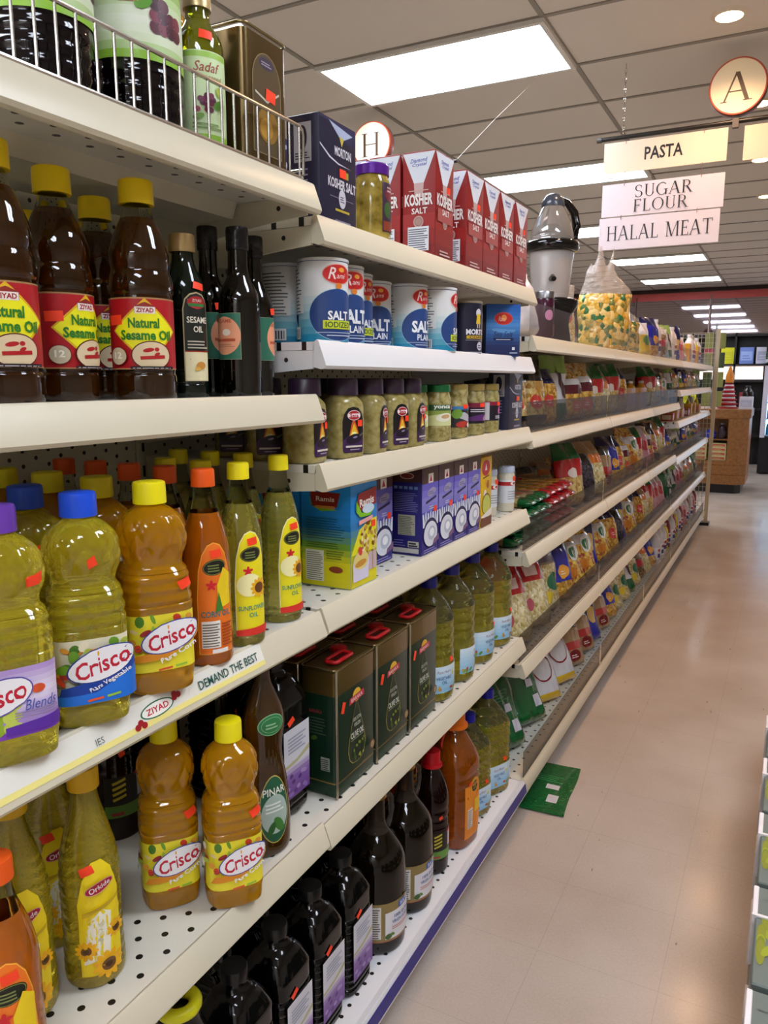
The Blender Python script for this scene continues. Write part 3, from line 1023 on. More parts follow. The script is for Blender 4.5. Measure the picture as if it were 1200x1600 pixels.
def grapeseed():
    t = thing('grapeseed_oil_bottle', 'x', 'oil bottle')
    b = Body([(0, .030), (0, .033), (.006, .0355), (.14, .0355), (.165, .0325), (.184, .020), (.192, .0165), (.215, .016)], 44, 2, None, .01)
    mb = MB(); b.mesh(mb, OIL_GRAPE); mb.build('bottle_body', t, 60)
    cap(t, .0192, .205, .232, mat('cap_pale_gold', '#bfa878', .35, .6))
    w = Wrap(b, .09); a = Art(w, base=.0006)
    a.rect(-.036, .018, .036, .140, '#cfe3b0'); a.rect(-.036, .018, .036, .027, '#8fc03a', keep=True); a.rect(-.036, .131, .036, .1385, '#9fca58')
    a.text('Sadaf', 0, .118, .014, '#9a4632', w=.038, bold=.01, shear=.3)
    a.text('Grapeseed', .002, .104, .008, '#9a6a42', w=.04, shear=.3)
    for q, (px, py) in enumerate([(0, 0), (.006, .003), (-.006, .003), (.003, .008), (-.003, .008), (.009, .008), (-.009, .008), (0, -.006), (.005, -.006), (0, .013), (.006, .013)]):
        a.ell(px - .002, .066 + py, .0042, .0042, ['#6a2040', '#7c2a4c', '#571a38'][q % 3], 0, 10, True)
    a.off += .0002
    a.ell(.015, .068, .009, .006, '#5f9a2c', .6, 12); a.ell(-.016, .06, .005, .004, '#a33a5c', 0, 10); a.ell(.016, .086, .005, .007, '#a8b83a', .2, 12); a.ell(-.014, .05, .008, .004, '#6fa23a', .3, 12)
    a.bars(-.022, .034, .022, .044, 2, '#7fa05a')
    a.mb.build('label', t)
    sticker(w, t, .0, .162, .02, .013, -.1)
    return Kind(t)

def round_jug():
    """big dark plastic jug with a pale green wrap label"""
    t = thing('dark_oil_jug', 'x', 'oil jug')
    b = Body([(0, .05), (0, .056), (.008, .0605), (.20, .0605), (.24, .055), (.28, .034), (.30, .020), (.325, .018)], 56, 2, rib_mod(.005, .085, .019, .025), .005)
    mb = MB(); b.mesh(mb, mat('very_dark_purple_oil', '#0a0408', .07)); mb.build('bottle_body', t, 60)
    cap(t, .022, .318, .345, mat('cap_green', '#3f7a2a', .4))
    w = Wrap(b, .13); a = Art(w, base=.0008)
    a.grad(-.12, .085, .12, .185, ['#8fbf3a', '#dfe8cc', '#e6ecdc', '#c3dca0', '#79b02c'], 10)
    a.rect(-.075, .10, -.035, .17, '#e8ebe4'); a.bars(-.073, .102, -.037, .168, 12, '#8a9082', seed=11)
    for q in range(10):
        a.ell(.045 + (q % 4) * .011, .125 + (q // 4) * .013, .0085, .0085, ['#5a2434', '#7a3446', '#3f1626'][q % 3], 0, 12, True)
    a.off += .0002
    a.ell(.03, .15, .012, .007, '#5f9a34', .5, 12); a.ell(-.02, .176, .014, .006, '#66a22c', .2, 12)
    a.mb.build('label', t)
    sticker(w, t, .012, .158, .024, .018, .05)
    return Kind(t)

def black_jug():
    t = thing('black_oil_jug', 'x', 'oil jug')
    b = Body([(0, .046, .046, 4), (0, .050, .050, 4), (.008, .055, .055, 4.5), (.250, .055, .055, 4.5), (.262, .054, .054, 4.2), (.300, .040, .040, 3), (.318, .024, .024, 2), (.34, .021, .021, 2)], 64, 1, rib_mod(.02, .215, .0195, .06), .0032)
    mb = MB(); b.mesh(mb, JUG_BLACK); mb.build('jug_body', t, 60)
    cap(t, .0245, .332, .358, mat('cap_black', '#101010', .3))
    mb = MB(); mb.tube([(-.03, 0, .29), (-.046, 0, .315), (-.04, 0, .335), (-.023, 0, .338)], .007, JUG_BLACK, 10); mb.build('handle', t, 60)
    S_ = Flat((.0553, 0, 0), (0, 1, 0), (0, 0, 1)); a = Art(S_, base=.0004)
    a.grad(-.042, .045, .042, .125, ['#6b3f8c', '#7d57a0', '#8a64ac', '#cfc6d8'], 8)
    a.rect(-.042, .12, .042, .205, '#d6d6de'); a.poly([(-.042, .118), (.0, .122), (.042, .134), (.042, .146), (.0, .130), (-.042, .126)], '#b9b48a')
    r = random.Random(4)
    for q in range(14):
        a.ell(r.uniform(-.036, .036), r.uniform(.05, .1), .006, .005, ['#8f6fb4', '#573078', '#a890c4'][q % 3], 0, 10, True)
    a.off += .0002
    a.bars(-.03, .15, .03, .19, 5, '#a0a0b0', seed=8)
    a.mb.build('label', t)
    sticker(Flat((.0553, 0, 0), (0, 1, 0), (0, 0, 1)), t, -.018, .222, .021, .014, .5, off=.0012)
    return Kind(t)

def pinar_bottle():
    t = thing('olive_oil_bottle', 'x', 'oil bottle')
    b = Body([(0, .024, .036), (0, .028, .041), (.008, .031, .0455), (.06, .032, .0465), (.13, .029, .042), (.175, .023, .032), (.20, .0235, .033), (.235, .028, .039), (.262, .027, .037), (.295, .018, .022), (.315, .013, .013), (.345, .0125, .0125)], 56, 2, None, .005)
    mb = MB(); b.mesh(mb, OIL_PINAR); mb.build('bottle_body', t, 60)
    cap(t, .0162, .338, .366, mat('cap_dark_green', '#1c3a1e', .4))
    w = Wrap(b, .09); a = Art(w, base=.0006)
    pts = [(.030 * math.cos(q), .088 + .062 * math.sin(q)) for q in [i * 2 * PI / 30 for i in range(30)]]
    a.poly(pts, '#c9b45a'); a.poly([(x * .95, .088 + (y - .088) * .97) for x, y in pts], '#1f5a3c')
    a.ell(0, .080, .026, .036, '#a9bdb4'); a.text('PINAR', 0, .122, .013, '#f0efe4', w=.046, bold=.01)
    a.ell(.006, .06, .008, .016, '#3f7a34', .5, 14); a.ell(-.008, .055, .006, .013, '#2f5f2a', -.4, 14); a.bars(-.018, .085, .018, .105, 3, '#e9ede4')
    a.mb.build('label', t)
    w2 = Wrap(b, .243); a2 = Art(w2, None, .0006)
    a2.ell(0, .243, .026, .019, '#8fbf8a'); a2.ell(0, .243, .0245, .0176, '#2c7a46'); a2.ring(0, .243, .02, .0135, .0008, '#8fbf8a'); a2.bars(-.012, .237, .012, .249, 2, '#9cc49a')
    a2.mb.build('neck_label', t)
    return Kind(t)

def big_clear(kind):
    """wide vegetable oil bottle, blue cap, pale blue label low on the body"""
    t = thing('vegetable_oil_bottle', 'x', 'oil bottle')
    q = 2.0 if kind == 'round' else 3.6
    b = Body([(0, .056, .056, q), (0, .063, .063, q), (.012, .070, .070, q), (.10, .070, .070, q), (.105, .068, .068, q), (.205, .069, .069, q), (.228, .066, .066, q), (.272, .038, .038, 2.2), (.292, .020, .020, 2), (.31, .0175, .0175, 2)], 56, 1, rib_mod(.115, .21, .0275, .035), .0045)
    lv = .215 if kind == 'round' else .225
    mb = MB(); b.mesh(mb, lambda z: liquid('oil_vegetable', '#f9efa4', '#ecdc38', .22) if z < lv else mat('clear_plastic_tinted', '#d9d08a', .05, 0, .92, 1.2)); mb.build('bottle_body', t, 60)
    cap(t, .0228, .297, .323, mat('cap_blue', '#1c1f9c', .35))
    w = Wrap(b, .06); a = Art(w, base=.0006)
    a.grad(-.085, .026, .085, .098, ['#8fc4e6', '#b3d6ee', '#d4e6f2'], 6)
    a.text('Pure Heart', -.006, .083, .008, '#8a4a68', w=.045, shear=.2)
    a.text('VEGETABLE', -.006, .066, .0085, '#2f5f9c', w=.05, bold=.02); a.text('OIL', -.006, .054, .0085, '#2f5f9c', w=.018, bold=.02)
    a.ell(.026, .078, .004, .009, '#e9e6b0', 0, 12); a.ell(.027, .073, .005, .005, '#d9cf6a', 0, 12)
    r = random.Random(6)
    for k in range(12):
        a.ell(r.uniform(-.075, .07), r.uniform(.03, .040), r.uniform(.004, .008), .004, ['#5f8a34', '#c9a04a', '#c4523a', '#7fa04a'][k % 4], r.uniform(0, 3), 10, True)
    a.mb.build('label', t)
    sticker(w, t, .022, .112, .014, .012, .1)
    return Kind(t)

def glass_jug():
    t = thing('olive_oil_jug', 'x', 'oil jug')
    b = Body([(0, .058), (0, .066), (.010, .072), (.20, .072), (.235, .067), (.272, .042), (.292, .026), (.315, .022), (.375, .0205)], 60, 2, None, .008)
    mb = MB(); b.mesh(mb, lambda z: mat('dark_olive_oil_glass', '#140c04', .04, 0, .45, 1.45) if z < .285 else mat('brown_glass_neck', '#6a5a4c', .05, 0, .8, 1.25)); mb.build('jug_body', t, 60)
    cap(t, .0245, .367, .400, mat('cap_brass', '#b08c3e', .28, .85))
    mb = MB(); mb.tube([(.0, .018, .355), (.0, .040, .358), (.0, .052, .346), (.0, .053, .31), (.0, .048, .29), (.0, .040, .275)], .007, mat('clear_glass_handle', '#b9b0a8', .04, 0, .9, 1.3), 10); mb.build('handle', t, 60)
    w = Wrap(b, .085); a = Art(w, base=.0006)
    a.rect(-.085, .035, .062, .135, '#8f7a48', keep=True); a.rect(-.085, .035, .062, .037, '#b0563a'); a.rect(-.080, .045, -.046, .128, '#e2ddd6'); a.bars(-.078, .047, -.048, .126, 13, '#5f5a56', seed=12)
    a.poly([(-.036, .042), (.058, .042), (.058, .118), (-.036, .110)], '#e4e2e6'); a.rect(.0, .116, .05, .131, '#2f62b8', .06); a.text('SULTAN', .025, .1235, .0095, '#f0f2f8', w=.040, bold=.02, rot=.06)
    a.text('100% EXTRA', .014, .098, .0085, '#3f62a0', w=.055, bold=.02); a.text('VIRGIN OLIVE OIL', .014, .085, .008, '#3f62a0', w=.066, bold=.02); a.bars(-.02, .066, .05, .076, 2, '#c98a80')
    a.ell(-.028, .05, .009, .007, '#3f5f2c', .3, 12); a.ell(-.018, .054, .006, .004, '#5f7f34', -.4, 10); a.ell(.026, .133, .005, .005, '#c9c48a', 0, 10)
    a.mb.build('label', t)
    return Kind(t)

def big_round_jug(kind):
    t = thing('cooking_oil_jug', kind, 'oil jug')
    q = 2.0 if kind == 'red' else 3.2
    b = Body([(0, .055, .055, q), (0, .062, .062, q), (.010, .068, .068, q), (.16, .068, .068, q), (.165, .066, .066, q), (.225, .068, .068, q), (.262, .066, .066, q), (.318, .042, .042, 2.4), (.345, .025, .025, 2), (.37, .021, .021, 2)], 56, 2,
             rib_mod(.155, .225, .03, .03), .005)
    oil = mat('dark_red_brown_oil', '#1c0806', .06, 0, .4, 1.4) if kind == 'red' else liquid('oil_deep_orange', '#ee9a34', '#d06a0a', .36)
    mb = MB(); b.mesh(mb, oil); mb.build('jug_body', t, 60)
    cm = mat('cap_red', '#b8101c', .35) if kind == 'red' else mat('cap_tangerine', '#e8761a', .4)
    cap(t, .032, .356, .400, cm)
    cb = Body([(.350, .035), (.350, .040), (.356, .040), (.359, .035)], 36, 0); mb = MB(); cb.mesh(mb, cm); mb.build('cap_collar', t)
    if kind == 'orange':
        mb = MB(); mb.tube([(0, -.040, .354), (.004, -.06, .348), (.008, -.085, .330), (.010, -.088, .318), (.0, -.062, .336), (-.004, -.040, .348)], .0035, mat('red_carry_strap', '#d8321c', .4), 8, True); o = mb.build('carry_strap', t, 60)
    w = Wrap(b, .1); a = Art(w, base=.0006)
    if kind == 'red':
        a.rect(-.065, .055, .055, .145, '#151008'); a.rect(-.065, .055, .055, .082, '#5f8f3a'); a.rect(.02, .09, .055, .14, '#d8d2d4'); a.ell(.03, .145, .018, .007, '#a0343c', .2, 16)
        for k in range(4): a.rect(-.045, .096 + k * .012, -.012, .102 + k * .012, '#c9b83a', .25, True)
        a.off += .0002; a.rect(-.05, .06, -.02, .067, '#a83a3a')
    else:
        a.rect(-.04, .03, .045, .19, '#e88a1e'); a.ell(.008, .185, .024, .022, '#d9a01a'); a.ell(.01, .18, .017, .017, '#3a2a10'); a.bars(0, .172, .02, .188, 2, '#8f8f3a'); a.rect(-.03, .06, -.004, .12, '#e6dcd6')
        a.bars(-.028, .062, -.006, .118, 9, '#8a6f5c'); a.rect(.004, .1, .04, .14, '#f0c21c')
    a.mb.build('label', t)
    sticker(w, t, -.018, .195, .015, .013, .4)
    return Kind(t)

def oil_tin():
    t = thing('olive_oil_tin', 'x', 'oil tin')
    G = mat('tin_green', '#14301f', .3, .25)
    mb = MB(); mb.rbox((-.082, -.080, 0), (0, .080, .284), .010, G, 4); mb.build('tin_body', t, 30)
    gm = mat('tin_bronze', '#6f5a2c', .28, .7)
    b0 = MB(); b0.rbox((-.0823, -.0803, .222), (.0003, .0803, .2845), .010, gm, 4); o = b0.build('bronze_band', t, 30); o['label'] = 'bronze upper band'
    b1 = MB(); b1.rbox((-.0823, -.0803, .030), (.0003, .0803, .0385), .0098, mat('tin_gold_line', '#8f7440', .3, .7), 4); b1.build('gold_line', t, 30)
    mb = MB()
    pts = []
    for cx, cy, a0 in ((-.010, .070, 0), (-.072, .070, 90), (-.072, -.070, 180), (-.010, -.070, 270)):
        for k in range(5):
            an = math.radians(a0 + 90 * k / 4)
            pts.append((cx + .0105 * math.cos(an), cy + .0105 * math.sin(an), .2845))
    mb.tube(pts, .0022, mat('tin_rim', '#9a8a62', .25, .9), 6, True); mb.build('rim', t, 60)
    mb = MB(); mb.tube([(-.0006, -.0805 + .0025, .001), (-.0006, -.0805 + .0025, .284)], .003, mat('tin_seam', '#a8a08c', .25, .9), 6); mb.build('seam', t, 60)
    RD = mat('red_plastic', '#c0141a', .3)
    cb = Body([(.2846, .017), (.288, .018), (.294, .017), (.296, .013)], 32, 0); mb = MB(); cb.mesh(mb, RD); mb.build('cap', t, loc=(-.058, .026, 0))
    mb = MB(); mb.tube([(-.036, -.056, .292), (-.018, -.056, .292), (-.014, -.052, .292), (-.014, .006, .292), (-.018, .010, .292), (-.036, .010, .292), (-.040, .006, .292), (-.040, -.052, .292)], .0045, RD, 8, True)
    mb.box((-.031, -.050, .2846), (-.023, .004, .290), mat('dark_handle_core', '#3a0a0c', .4)); mb.build('handle', t, 50)
    F = Flat((.0004, 0, 0), (0, 1, 0), (0, 0, 1)); a = Art(F, base=.0004)
    drop = [(0, .196), (.008, .176), (.02, .145), (.033, .105), (.036, .085), (.030, .064), (.018, .053), (0, .05), (-.018, .053), (-.030, .064), (-.036, .085), (-.033, .105), (-.02, .145), (-.008, .176)]
    drop = [(x, y) for x, y in drop]
    a.poly(drop, '#9a8c48'); a.poly([(x * .94, .0515 + (y - .05) * .978) for x, y in drop], '#1a2c1c')
    a.ell(0, .205, .017, .015, '#e2b32a', 0, 20); a.poly([(-.031, .190), (.031, .194), (.029, .209), (-.029, .205)], '#b8283c'); a.text('BARAKA', 0, .1995, .009, '#e8c4c0', w=.046, bold=.02, rot=.06)
    a.text('100% EXTRA', 0, .152, .009, '#b9c0b0', w=.034, bold=.01); a.text('VIRGIN', 0, .139, .009, '#b9c0b0', w=.026, bold=.01); a.text('OLIVE OIL', 0, .118, .014, '#d4d8cc', w=.052, bold=.02)
    a.rect(-.026, .107, .026, .1085, '#8fa06a', keep=True); a.off += .0002
    r = random.Random(3)
    for k in range(16):
        a.ell(r.uniform(-.027, .027), r.uniform(.062, .098), r.uniform(.003, .007), .0032, ['#6f8a1e', '#9ab02c', '#3f5a1a', '#0f1a10'][k % 4], r.uniform(0, 3), 10)
    a.ell(.058, .065, .011, .0115, '#6a4a2c', 0, 18); a.ell(.058, .065, .007, .008, '#a08a62', 0, 14); a.text('101.4 FL OZ (3 L)', .03, .0155, .005, '#9aa090', w=.06)
    a.rect(.012, .042, .062, .0445, '#6f5a34')
    Sd = Flat((-.082, -.0804, 0), (1, 0, 0), (0, 0, 1)); s_ = Art(Sd, a.mb, .0004)
    s_.rect(.045, .06, .066, .09, '#8f958c'); s_.bars(.046, .062, .065, .088, 6, '#2c332c'); s_.text('BARAKA', .035, .19, .008, '#8c2a34', w=.03); s_.ell(.03, .13, .008, .005, '#41581e', .4, 10); s_.bars(.02, .14, .06, .18, 6, '#3a4a3a')
    a.mb.build('label', t)
    sticker(F, t, -.055, .196, .012, .024, -.35, off=.0014)
    return Kind(t)

def gold_tin():
    t = thing('bronze_oil_tin', 'x', 'oil tin')
    m = mat('tin_golden_brown', '#6b5836', .25, .75)
    mb = MB(); mb.rbox((-.075, -.055, 0), (0, .055, .232), .012, m, 4); mb.build('tin_body', t, 30)
    mb = MB()
    pts = []
    for cx, cy, a0 in ((-.012, .043, 0), (-.063, .043, 90), (-.063, -.043, 180), (-.012, -.043, 270)):
        for k in range(5):
            an = math.radians(a0 + 90 * k / 4)
            pts.append((cx + .0125 * math.cos(an), cy + .0125 * math.sin(an), .2325))
    mb.tube(pts, .0022, mat('tin_rim', '#9a8a62', .25, .9), 6, True); mb.build('rim', t, 60)
    F = Flat((.0002, 0, 0), (0, 1, 0), (0, 0, 1)); a = Art(F, base=.0004)
    arch = [(-.036, .03), (.036, .03), (.036, .15)] + [(.036 * math.cos(q), .15 + .05 * math.sin(q)) for q in [PI * i / 14 for i in range(1, 14)]] + [(-.036, .15)]
    a.poly(arch, '#8f7a52'); a.poly([(x * .95, .032 + (y - .03) * .98) for x, y in arch], '#54442a')
    a.ell(0, .183, .019, .010, '#3a3248', 0, 18); a.bars(-.013, .179, .013, .187, 2, '#a8a0b0'); a.poly([(-.03, .128), (0, .118), (.03, .140), (.03, .144), (0, .122), (-.03, .132)], '#c9c0b0')
    a.ell(0, .08, .026, .03, '#8f6a24', 0, 20); a.ell(-.004, .074, .016, .018, '#b98a30', 0, 16)
    a.mb.build('label', t)
    sticker(F, t, .008, .132, .024, .02, -.1, off=.0016)
    return Kind(t)
# ================================================================== products: boxes, cans, jars
FRONT_S = lambda x=0.0: Flat((x, 0, 0), (0, 1, 0), (0, 0, 1))

def carton(name, dx, dy, dz, col, cat='box', rough=.4):
    """box: front face at x=0, depth dx towards -x, centred on y"""
    t = thing(name, 'x', cat)
    m = mat('card_' + col.lstrip('#'), col, rough)
    mb = MB(); mb.rbox((-dx, -dy / 2, 0), (0, dy / 2, dz), .0016, m, 2); mb.build('carton', t, 30)
    mb = MB(); mb.box((-dx + .003, -dy / 2 + .003, dz), (-.003, 0, dz + .0008), m); mb.build('top_flap', t, 0)
    art = Art(Flat((.0001, 0, 0), (0, 1, 0), (0, 0, 1)), base=.0003)
    side = Art(Flat((-dx / 2, -dy / 2 - .0001, 0), (1, 0, 0), (0, 0, 1)), art.mb, .0003)
    return t, art, side

def red_salt():
    t, a, s = carton('salt_carton', .080, .104, .232, '#8c1d1c')
    for k, (A, w) in enumerate(((a, .0512), (s, .0392))):
        A.grad(-w, .002, w, .10, ['#7c1918', '#98221f'], 3)
        A.poly([(-w, .229), (w, .229), (.012, .165), (-.012, .165)], '#d8dde6'); A.poly([(-.012, .1655), (.012, .1655), (.010, .135), (-.010, .135)], '#c8a8a4')
        A.text('Diamond', 0, .213, .0085, '#3546a8', w=.042, bold=.01, shear=.25, rot=.05); A.text('Crystal', .002, .203, .0085, '#3546a8', w=.036, bold=.01, shear=.25, rot=.05)
        A.text('KOSHER', 0, .130, .026, '#ece6e2', w=w * 1.75, bold=.035); A.text('SALT', .002, .106, .013, '#ece6e2', w=.038, bold=.02)
        A.ring(0, .083, .0125, .0125, .003, '#b89a92'); A.ell(0, .083, .0085, .0085, '#a8857c')
        A.rect(-.024, .148, .024, .150, '#c9a29a')
    s.rect(-.026, .02, .026, .072, '#e4e6ec'); s.bars(-.024, .022, .024, .070, 10, '#5a5f6c', seed=3)
    a.rect(-.042, .084, .042, .112, '#a8504c', keep=True); a.off += .0002
    a.bars(-.03, .012, .03, .026, 2, '#d4b4ae')
    a.text('SALT', .002, .106, .013, '#ece6e2', w=.038, bold=.02)
    a.mb.build('printed_faces', t, 0)
    sticker(FRONT_S(.0001), t, .018, .157, .018, .014, 0)
    return Kind(t)

def morton_box():
    t, a, s = carton('salt_carton', .13, .124, .178, '#1b1a35')
    w = .060
    a.poly([(-w, .172), (-.02, .172), (.02, .150), (w, .146), (w, .176), (-w, .176)], '#2c2c50')
    a.poly([(-.03, .174), (.05, .165), (.012, .148)], '#a9b4d0'); a.poly([(.004, .154), (.020, .153), (.012, .138)], '#c9b44a')
    a.text('MORTON', .016, .128, .016, '#d8d6de', w=.056, bold=.03)
    a.poly([(-w, .127), (-.03, .112), (.0, .106), (.046, .106), (.0, .1085), (-.028, .115), (-w, .130)], '#c9c6d6')
    a.rect(.012, .086, .034, .098, '#a89a2c'); a.text('KOSHER SALT', .012, .073, .017, '#d8d4dc', w=.094, bold=.03)
    a.rect(-.03, .0485, .052, .0495, '#8f8aa0', keep=True); a.ell(.012, .049, .012, .0165, '#c9c6d0'); a.bars(.005, .043, .019, .055, 3, '#4a4664')
    a.rect(-.012, .026, .036, .030, '#b8a234'); a.rect(-.014, .006, .04, .011, '#8f8aa0')
    s.rect(-.035, .10, .035, .165, '#a8a4a8'); s.ell(0, .14, .018, .02, '#1b1a35'); s.bars(-.03, .105, .03, .118, 3, '#1b1a35')
    for k in range(5): s.rect(-.05, .05 + k * .009, .02, .0525 + k * .009, '#8f8ca8', keep=True)
    a.mb.build('printed_faces', t, 0)
    sticker(FRONT_S(.0001), t, .014, .093, .022, .015, 0)
    return Kind(t)

def soup_box():
    t, a, s = carton('noodle_soup_box', .112, .106, .218, '#1f8fd6')
    for A, w in ((a, .0525), (s, .0555)):
        A.grad(-w, .001, w, .216, ['#d9cf12', '#e0d616', '#6f9a34', '#1f74b0', '#1f86d6', '#2492e4'], 16)
    a.poly([(-.052, .07), (-.02, .12), (.02, .135), (.052, .138), (.052, .07)], '#e9e21c')
    r = random.Random(5)
    for k in range(60):
        x, y = r.uniform(-.018, .048), r.uniform(.055, .135)
        if (x - .018) ** 2 / .035 ** 2 + (y - .092) ** 2 / .045 ** 2 < 1:
            a.ell(x, y, r.uniform(.004, .008), r.uniform(.003, .005), ['#a8762c', '#e0c878', '#7c4f1c', '#c99a44', '#efe0a8'][k % 5], r.uniform(0, 3), 9, True)
    a.off += .0002
    for q in range(2): a.rect(.016 + q * .017, .028, .030 + q * .017, .066, '#cbb0b8', keep=True)
    a.off += .0002
    a.ell(-.016, .048, .033, .028, '#d9d4ea'); a.rect(-.048, .014, .014, .046, '#d9d4ea'); a.ell(-.016, .056, .029, .019, '#e2cf7c'); a.ell(-.018, .05, .022, .007, '#c98f34', .1); a.ell(-.02, .076, .007, .010, '#d83a34', .3, 12)
    a.poly([(-.036, .158), (-.028, .196), (.046, .205), (.046, .168)], '#8f1f1c'); a.poly([(-.036, .184), (-.036, .160), (-.02, .147), (.02, .146), (.04, .16), (.01, .154), (-.014, .156)], '#7cc01c'); a.text('Ramis', .006, .178, .017, '#f2e6e0', w=.058, bold=.03, rot=.08)
    a.ell(.012, .162, .024, .010, '#c9dce8'); a.rect(-.026, .134, .03, .143, '#e6a8a0', .1)
    s.poly([(-.035, .200), (.034, .200), (.026, .170), (-.03, .170)], '#8c2018'); s.poly([(-.038, .196), (-.03, .170), (.03, .164), (-.01, .160), (-.034, .172)], '#6fae24'); s.text('Ramis', 0, .186, .010, '#e8d4c4', w=.042, bold=.02); s.rect(-.022, .166, .022, .172, '#c9843c')
    s.bars(-.045, .102, .045, .150, 9, '#1c4a5c', .25, 4); s.bars(-.045, .084, .045, .098, 3, '#3f4f1c', .25, 5); s.bars(.002, .062, .045, .082, 4, '#4f5a14', .3, 6)
    s.rect(-.046, .012, -.004, .078, '#e0dcc4'); s.bars(-.044, .014, -.006, .076, 14, '#7a7664', .4, 7); s.ell(.024, .04, .016, .007, '#8c3f1c', 0, 16)
    a.mb.build('printed_faces', t, 0)
    sticker(FRONT_S(.0001), t, .036, .126, .016, .014, 0)
    return Kind(t)

def blue_box():
    t, a, s = carton('rice_flour_box', .080, .093, .205, '#241f6e')
    w = .046
    a.grad(-w, .001, w, .203, ['#2b2478', '#342c92', '#4a44b8', '#8f8ad2', '#6a60c4', '#3f34a0'], 12)
    a.rect(-w, .168, w, .2045, '#4a2a22'); a.rect(-.012, .168, .016, .190, '#efe8e2'); a.poly([(-.006, .172), (.010, .172), (.002, .187)], '#b8202c')
    a.ell(.006, .146, .024, .010, '#9f98b8', .15, 18); a.bars(-.012, .141, .022, .15, 2, '#6f6690'); a.poly([(-.026, .120), (.032, .130), (.032, .136), (-.026, .126)], '#2a2050')
    a.bars(-.008, .106, .02, .116, 2, '#cfcae8')
    for q in range(7):
        x = -.036 + q * .012
        a.poly([(x - .007, .066), (x + .007, .066), (x + .004 * (q - 3) / 2 + .003, .098 + .006 * ((q * 3) % 2)), (x + .004 * (q - 3) / 2 - .004, .098)], ['#dfe4ee', '#c6cede'][q % 2], keep=True)
    a.off += .0002
    a.ell(0, .050, .042, .035, '#1c1850'); a.ell(0, .047, .038, .030, '#d9dce6'); a.ell(.006, .048, .022, .017, '#b9c0d0'); a.ell(.006, .050, .013, .010, '#eef0f4')
    a.poly([(.010, .018), (.046, .026), (.046, .042), (.016, .03)], '#7a5a7c'); a.bars(-.04, .005, .036, .016, 2, '#8f8ad2')
    s.rect(-.0395, .172, .0395, .2045, '#43261c'); s.ell(.002, .187, .018, .0075, '#c8b8ae', 0, 16); s.ell(.002, .187, .016, .006, '#6f2a24', 0, 16)
    for q in range(5): s.rect(-.031 + q * .013, .156, -.022 + q * .013, .163, '#6f8ac0', keep=True)
    s.bars(-.031, .104, .032, .150, 11, '#7f7cb8', .3, 4); s.rect(-.02, .048, .024, .096, '#a8a694'); s.bars(-.018, .05, .022, .094, 11, '#55534a', .4, 5)
    s.rect(.006, .02, .034, .034, '#c4c0b0'); s.bars(.008, .021, .032, .033, 2, '#302c44', .7); s.rect(-.033, .006, .034, .017, '#b8b4b0'); s.bars(-.03, .022, .0, .04, 3, '#7f7cb8', .3)
    a.mb.build('printed_faces', t, 0)
    sticker(FRONT_S(.0001), t, .026, .104, .017, .014, 0)
    return Kind(t)

def yellow_box():
    t, a, s = carton('soup_mix_box', .07, .086, .195, '#e3b416')
    a.ell(-.006, .165, .032, .022, '#b8242c', 0, 24); a.poly([(-.014, .158), (.002, .158), (-.006, .178)], '#f2ece4'); a.rect(-.03, .138, .02, .142, '#6f4f1c', .1)
    a.ell(.01, .118, .01, .012, '#b8641c', 0, 14); a.ell(-.012, .092, .012, .012, '#efe8d8', 0, 16); a.ell(.0, .064, .034, .030, '#6f5a1c', 0, 26); a.ell(0, .062, .031, .027, '#c9cc5c', 0, 26)
    a.poly([(-.043, .03), (.043, .05), (.043, .03), (-.0, .022)], '#e8e0d8'); a.rect(-.043, .001, .043, .026, '#6b3a1c'); s.bars(-.028, .05, .028, .16, 14, '#8f6a14', .3, 4)
    a.mb.build('printed_faces', t, 0)
    return Kind(t)

def sea_salt():
    t = thing('sea_salt_carton', 'x', 'box')
    mb = MB(); mb.rbox((-.06, -.075, 0), (0, .075, .145), .003, mat('card_sea_blue', '#1c3f78', .35), 2); mb.build('carton', t, 30)
    F = FRONT_S(.0001); a = Art(F, base=.0003)
    a.grad(-.074, .002, .074, .143, ['#1a2450', '#1c2c5c', '#2c5a94', '#4a86c4', '#2a6ab4', '#1c55a8'], 14)
    a.ell(0, .105, .040, .0175, '#c8402c'); a.ell(0, .105, .036, .0145, '#b8201c'); a.ell(.002, .107, .012, .009, '#e08a3a', 0, 14); a.text('Rami', -.006, .104, .013, '#e8b0a0', w=.03, shear=.2)
    for q in range(3): a.ell(-.02 + q * .022, .072 - q * .001, .03, .005, '#5a8fbf', .08 * (q - 1), 14, True)
    a.off += .0002; a.text('Sea Salt', 0, .062, .016, '#1c2c54', w=.085, shear=.3); a.rect(-.042, .044, .046, .052, '#16204a'); a.bars(-.03, .046, .034, .05, 1, '#c8ccd8'); a.rect(.04, .018, .052, .026, '#d8d8e0'); a.rect(.03, .008, .064, .012, '#9aa0b8')
    S_ = Art(Flat((-.03, -.0751, 0), (1, 0, 0), (0, 0, 1)), a.mb, .0003); S_.rect(-.028, .002, .028, .143, '#16284e')
    a.mb.build('printed_faces', t, 0)
    return Kind(t)

